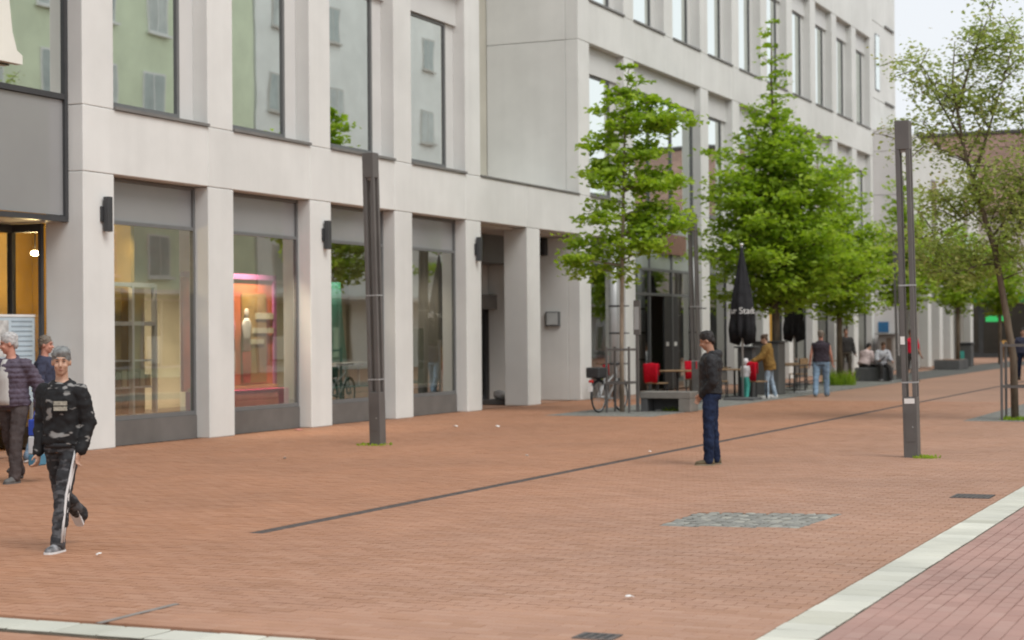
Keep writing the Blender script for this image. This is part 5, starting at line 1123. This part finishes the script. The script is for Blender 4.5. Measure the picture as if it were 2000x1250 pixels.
BLK = cloth('black_leather', (0.028, 0.028, 0.03), 0.25, 8, 0.45); NAVY = cloth('dark_jeans', (0.018, 0.028, 0.062), 0.35, 7); PALEJ = cloth('pale_jeans', (0.34, 0.43, 0.52), 0.2, 7); LIGHTJ = cloth('faded_jeans', (0.21, 0.31, 0.42), 0.3, 6)
MUST = cloth('mustard_wool', (0.25, 0.15, 0.045), 0.15, 9); VEST = cloth('plum_vest', (0.045, 0.036, 0.046), 0.15, 8); BRN = cloth('brown_trousers', (0.075, 0.060, 0.058), 0.25, 6); PLUM = cloth('plum_padding', (0.105, 0.085, 0.115), 0.15, 9, 0.45)
WHT = cloth('white_cloth', (0.72, 0.71, 0.72), 0.06, 6); PNK = cloth('pale_pink_padding', (0.62, 0.50, 0.48), 0.08, 6); GRYW = cloth('pale_grey_jacket', (0.50, 0.51, 0.54), 0.12, 6); TEAL = cloth('teal_cloth', (0.10, 0.48, 0.40), 0.1, 6); REDT = cloth('red_cloth', (0.62, 0.02, 0.05), 0.12, 7); CHAR = cloth('charcoal_cloth', (0.05, 0.047, 0.045), 0.2, 7); BLUJ = cloth('slate_blue_jacket', (0.055, 0.06, 0.095), 0.15, 7)
OLV = cloth('olive_brown_trousers', (0.085, 0.075, 0.06), 0.2, 6)
SH_BRN = mat('brown_shoe', (0.13, 0.10, 0.055), 0.7, 0.2, 12); SH_GRY = mat('grey_shoe', (0.13, 0.125, 0.12), 0.7, 0.2, 12); SH_WHT = mat('white_shoe', (0.70, 0.69, 0.66), 0.6, 0.08, 12); SH_BLK = mat('black_shoe', (0.03, 0.03, 0.033), 0.6, 0.2, 12); SOLEW = mat('white_sole', (0.72, 0.71, 0.70), 0.6, 0.05, 10); SOLEB = mat('tan_sole', (0.30, 0.25, 0.17), 0.7)
H_BLK = (mat('black_hair', (0.018, 0.014, 0.012), 0.55, 0.3, 30, 0.4, 120),); H_BRN = (mat('brown_hair', (0.075, 0.042, 0.022), 0.55, 0.3, 30, 0.4, 120),); H_GRY = (mat('grey_hair', (0.46, 0.45, 0.44), 0.6, 0.2, 30, 0.4, 120),); H_ASH = (mat('ash_dyed_hair', (0.20, 0.205, 0.20), 0.6, 0.3, 25, 0.4, 120),); H_SALT = (mat('short_grey_brown_hair', (0.17, 0.14, 0.11), 0.6, 0.3, 30, 0.4, 120),)

# young man walking, black patterned bomber
JK = camo('patterned_bomber', (0.014, 0.014, 0.015), (0.24, 0.235, 0.225), 7.5, 0.60, 1.3); TRK = camo('patterned_track_trousers', (0.030, 0.031, 0.034), (0.085, 0.085, 0.09), 10.0, 0.52, 4.0)
t, d = person('young man with ash hair in black patterned bomber jacket walking towards the camera', (-9.30, 11.95, 0), 8, 1.66, legs=((12, 5, -5), (-16, 40, 1)), arms=((-8, 12, 30, 16), (-4, 8, 20, 6)), lean=1, head=(26, 3), girth=0.94, top=JK, top_len=0.06, top_thick=0.022, bottoms=TRK, leg_w=1.08, shoes=mat('grey_white_trainer', (0.22, 0.22, 0.23), 0.6, 0.6, 25), sole=SOLEW, hair=H_ASH, hair_style='fringe', skin=SKIN, voxel=0.011)
T, J, s = d['T'], d['J'], d['s']
p_ = MB()
for z in (1.245, 1.290): p_.obox(T(0.068, -0.146, z), (1, 0.22, 0), (0, 1, 0), (0, 0, 1), 0.052, 0.006, 0.017)
p_.build('chest_patch', mat('beige_patch', (0.36, 0.34, 0.28), 0.8, 0.3, 60), t)
hip, kn, an, _ = J[0]                                       # white stripe down the outer seam of the left leg
for off in (-0.014, 0.016):
    pts = [hip+Vector((0.078*s, off-0.035, -0.02)), hip+(kn-hip)*0.5+Vector((0.072*s, off-0.03, 0)), kn+Vector((0.060*s, off-0.022, 0)), kn+(an-kn)*0.5+Vector((0.057*s, off-0.02, 0)), an+Vector((0.052*s, off-0.016, 0.01))]
    MB().tube(pts, 0.011, 8).build('side_stripe', SOLEW, t)
MB().loft([[T((0.149+0.014)*math.cos(a), (0.112+0.014)*math.sin(a)-0.002, z) for a in [2*math.pi*i/24 for i in range(24)]] for z in (0.905, 0.945)]).build('hem_rib', BLK, t)

# older man in plum padded jacket, and the man behind him
t, d = person('grey haired man in plum padded jacket and brown trousers at the left edge', (-14.24, 17.36, 0), 2, 1.80, legs=((14, 8, 3), (-12, 14, 3)), arms=((-30, 14, 42, 0), (-6, 10, 25)), lean=3, head=(-50, 8), girth=1.1, top=PLUM, top_len=0.08, top_thick=0.035, quilt=True, bottoms=BRN, leg_w=1.15, shoes=SH_GRY, sole=SH_GRY, hair=H_GRY, skin=SKINR, voxel=0.012, shirt=cloth('pale_grey_shirt', (0.50, 0.49, 0.47), 0.06, 6))
hnd = d['A'][0][2]
t2 = thing('carrier_bag', 'blue and white carrier bag in the hand of the man in the padded jacket', 'bag', (-14.24, 17.36, 0), R(2))
bl_ = mat('bag_blue', (0.03, 0.07, 0.40), 0.5, 0.1, 5); bw_ = mat('bag_white', (0.60, 0.62, 0.63), 0.5, 0.05, 5); bt_ = mat('bag_teal', (0.08, 0.22, 0.32), 0.5, 0.1, 5)
hx, hy, hz = hnd.x, hnd.y-0.03, hnd.z-0.12
for z0, z1, m_ in ((hz-0.24, hz-0.04, bl_), (hz-0.46, hz-0.241, bw_), (hz-0.60, hz-0.461, bt_)): B('panel', m_, t2, hx-0.06, hx+0.06, hy-0.11, hy+0.11, z0, z1, c=0.015)
MB().tube([(hx, hy-0.08, hz-0.04), (hx, hy-0.03, hz+0.09), (hx, hy+0.03, hz+0.09), (hx, hy+0.08, hz-0.04)], 0.007, 6).build('handle', bl_, t2)
person('man in slate blue jacket and jeans turned away behind the walking young man', (-16.05, 20.25, 0), 118, 1.75, legs=((8, 6, 3), (-10, 10, 3)), arms=((5, 10, 20), (-5, 10, 20)), head=(-10, 4), girth=1.1, top=BLUJ, top_len=0.05, bottoms=LIGHTJ, shoes=SH_GRY, sole=SOLEW, hair=H_SALT, skin=SKINR, voxel=0.014)
# man standing in profile
t, d = person('man in black leather jacket and dark jeans standing alone in profile', (-7.11, 22.56, 0), -74, 1.745, legs=((3, 3, 2), (-3, 2, 2)), arms=((-8, 6, 50, 26), (-10, 6, 54, 26)), lean=-1, head=(-4, 20), girth=1.08, top=BLK, top_len=0.05, top_thick=0.028, hood=True, bottoms=NAVY, leg_w=1.12, shoes=SH_BRN, sole=SOLEB, hair=H_BLK, skin=SKIN2, voxel=0.012)
# woman in mustard with the child
person('woman in mustard jacket and pale jeans bending towards a small child', (-12.66, 45.25, 0), -72, 1.66, legs=((10, 10, 2), (-8, 6, 2)), arms=((42, 8, 30), (34, 8, 36)), lean=9, head=(0, 14), girth=1.05, top=MUST, top_len=0.22, top_thick=0.045, hood=True, bottoms=PALEJ, leg_w=0.95, shoes=SH_WHT, sole=SOLEW, hair=H_BRN, hair_style='bun', skin=SKIN, voxel=0.015)
person('small child in white hooded jacket and teal trousers beside the woman in mustard', (-13.16, 44.82, 0), 150, 1.02, legs=((6, 4, 4), (-4, 6, 4)), arms=((10, 14, 30), (10, 14, 30)), girth=1.35, top=WHT, top_len=0.02, top_thick=0.05, hood='up', bottoms=TEAL, leg_w=1.35, shoes=SH_WHT, hair=H_BRN, skin=SKIN, voxel=0.014, face=False, cat='child')
person('man in dark sleeveless vest and faded jeans walking away', (-11.62, 46.55, 0), 192, 1.75, legs=((-10, 8, 3), (9, 4, 3)), arms=((-10, 12, 18), (10, 12, 20)), girth=1.22, top=VEST, top_len=0.06, top_thick=0.03, sleeve=0.0, bottoms=LIGHTJ, leg_w=1.2, shoes=SH_GRY, sole=SOLEB, hair=H_SALT, skin=SKINR, voxel=0.015)
person('person in charcoal jacket standing by the far terrace', (-15.2, 64.6, 0), 25, 1.80, legs=((4, 4, 4), (-3, 3, 4)), arms=((0, 14, 25), (10, 14, 35)), girth=1.12, top=CHAR, top_len=0.05, top_thick=0.03, bottoms=OLV, leg_w=1.1, shoes=SH_BLK, hair=H_BRN, skin=SKIN2, voxel=0.016)
person('seated person in pale pink padded jacket on the seat block', (-13.75, 61.05, 0), 150, 1.65, legs=((84, 84, 6), (80, 80, 6)), arms=((26, 12, 60), (26, 12, 60)), lean=22, head=(0, 12), seat=0.47, girth=1.2, top=PNK, top_len=0.08, top_thick=0.05, quilt=True, bottoms=CHAR, shoes=SH_WHT, hair=H_BLK, skin=SKIN, voxel=0.016)
t, d = person('seated person in pale grey jacket with black strap and striped trainers', (-13.12, 61.0, 0), 28, 1.68, legs=((78, 60, 6), (84, 92, 6)), arms=((34, 12, 62, 10), (30, 12, 70, 10)), lean=14, head=(8, 12), seat=0.47, girth=1.1, top=GRYW, top_len=0.04, top_thick=0.035, bottoms=CHAR, leg_w=1.1, shoes=SH_BLK, sole=SOLEW, hair=H_BRN, skin=SKIN2, voxel=0.016)
MB().tube([d['T'](0.15, -0.10, 1.42), d['T'](0.0, -0.165, 1.22), d['T'](-0.16, -0.10, 1.02)], 0.025, 6).build('strap', BLK, t)
person('person in red top and dark trousers seen through the lone street lamp', (-12.05, 60.7, 0), 40, 1.76, legs=((10, 6, 3), (-10, 8, 3)), arms=((8, 10, 20), (-8, 10, 20)), girth=1.05, top=REDT, top_len=0.02, top_thick=0.015, sleeve=0.45, bottoms=CHAR, shoes=SH_BRN, hair=H_BRN, skin=SKIN2, voxel=0.016)
person('passer-by in dark jacket at the far right edge', (-8.72, 63.0, 0), 10, 1.76, legs=((10, 6, 3), (-10, 8, 3)), arms=((8, 12, 60), (-8, 10, 20)), girth=1.1, top=BLUJ, top_len=0.06, top_thick=0.03, bottoms=NAVY, shoes=SH_BLK, hair=H_BLK, skin=SKIN, voxel=0.016)
person('guest in red jumper seated behind the restaurant window', (-17.75, 46.35, 0), 60, 1.70, legs=((84, 84, 6), (84, 84, 6)), arms=((30, 12, 60, 10), (30, 12, 60, 10)), lean=8, head=(0, 10), seat=0.5, girth=1.1, top=REDT, top_len=0.04, top_thick=0.03, bottoms=CHAR, shoes=SH_BLK, hair=H_BRN, skin=SKIN, voxel=0.016)
t = thing('guest_stool', 'stool under the guest in red jumper', 'stool', (-17.75, 46.35, 0.05)); B('seat', WOOD, t, -0.2, 0.2, -0.2, 0.2, 0.38, 0.44, c=0.01)
for sx in (-0.16, 0.16):
    for sy in (-0.16, 0.16): B('leg', BLACKM, t, sx-0.015, sx+0.015, sy-0.015, sy+0.015, 0, 0.379)
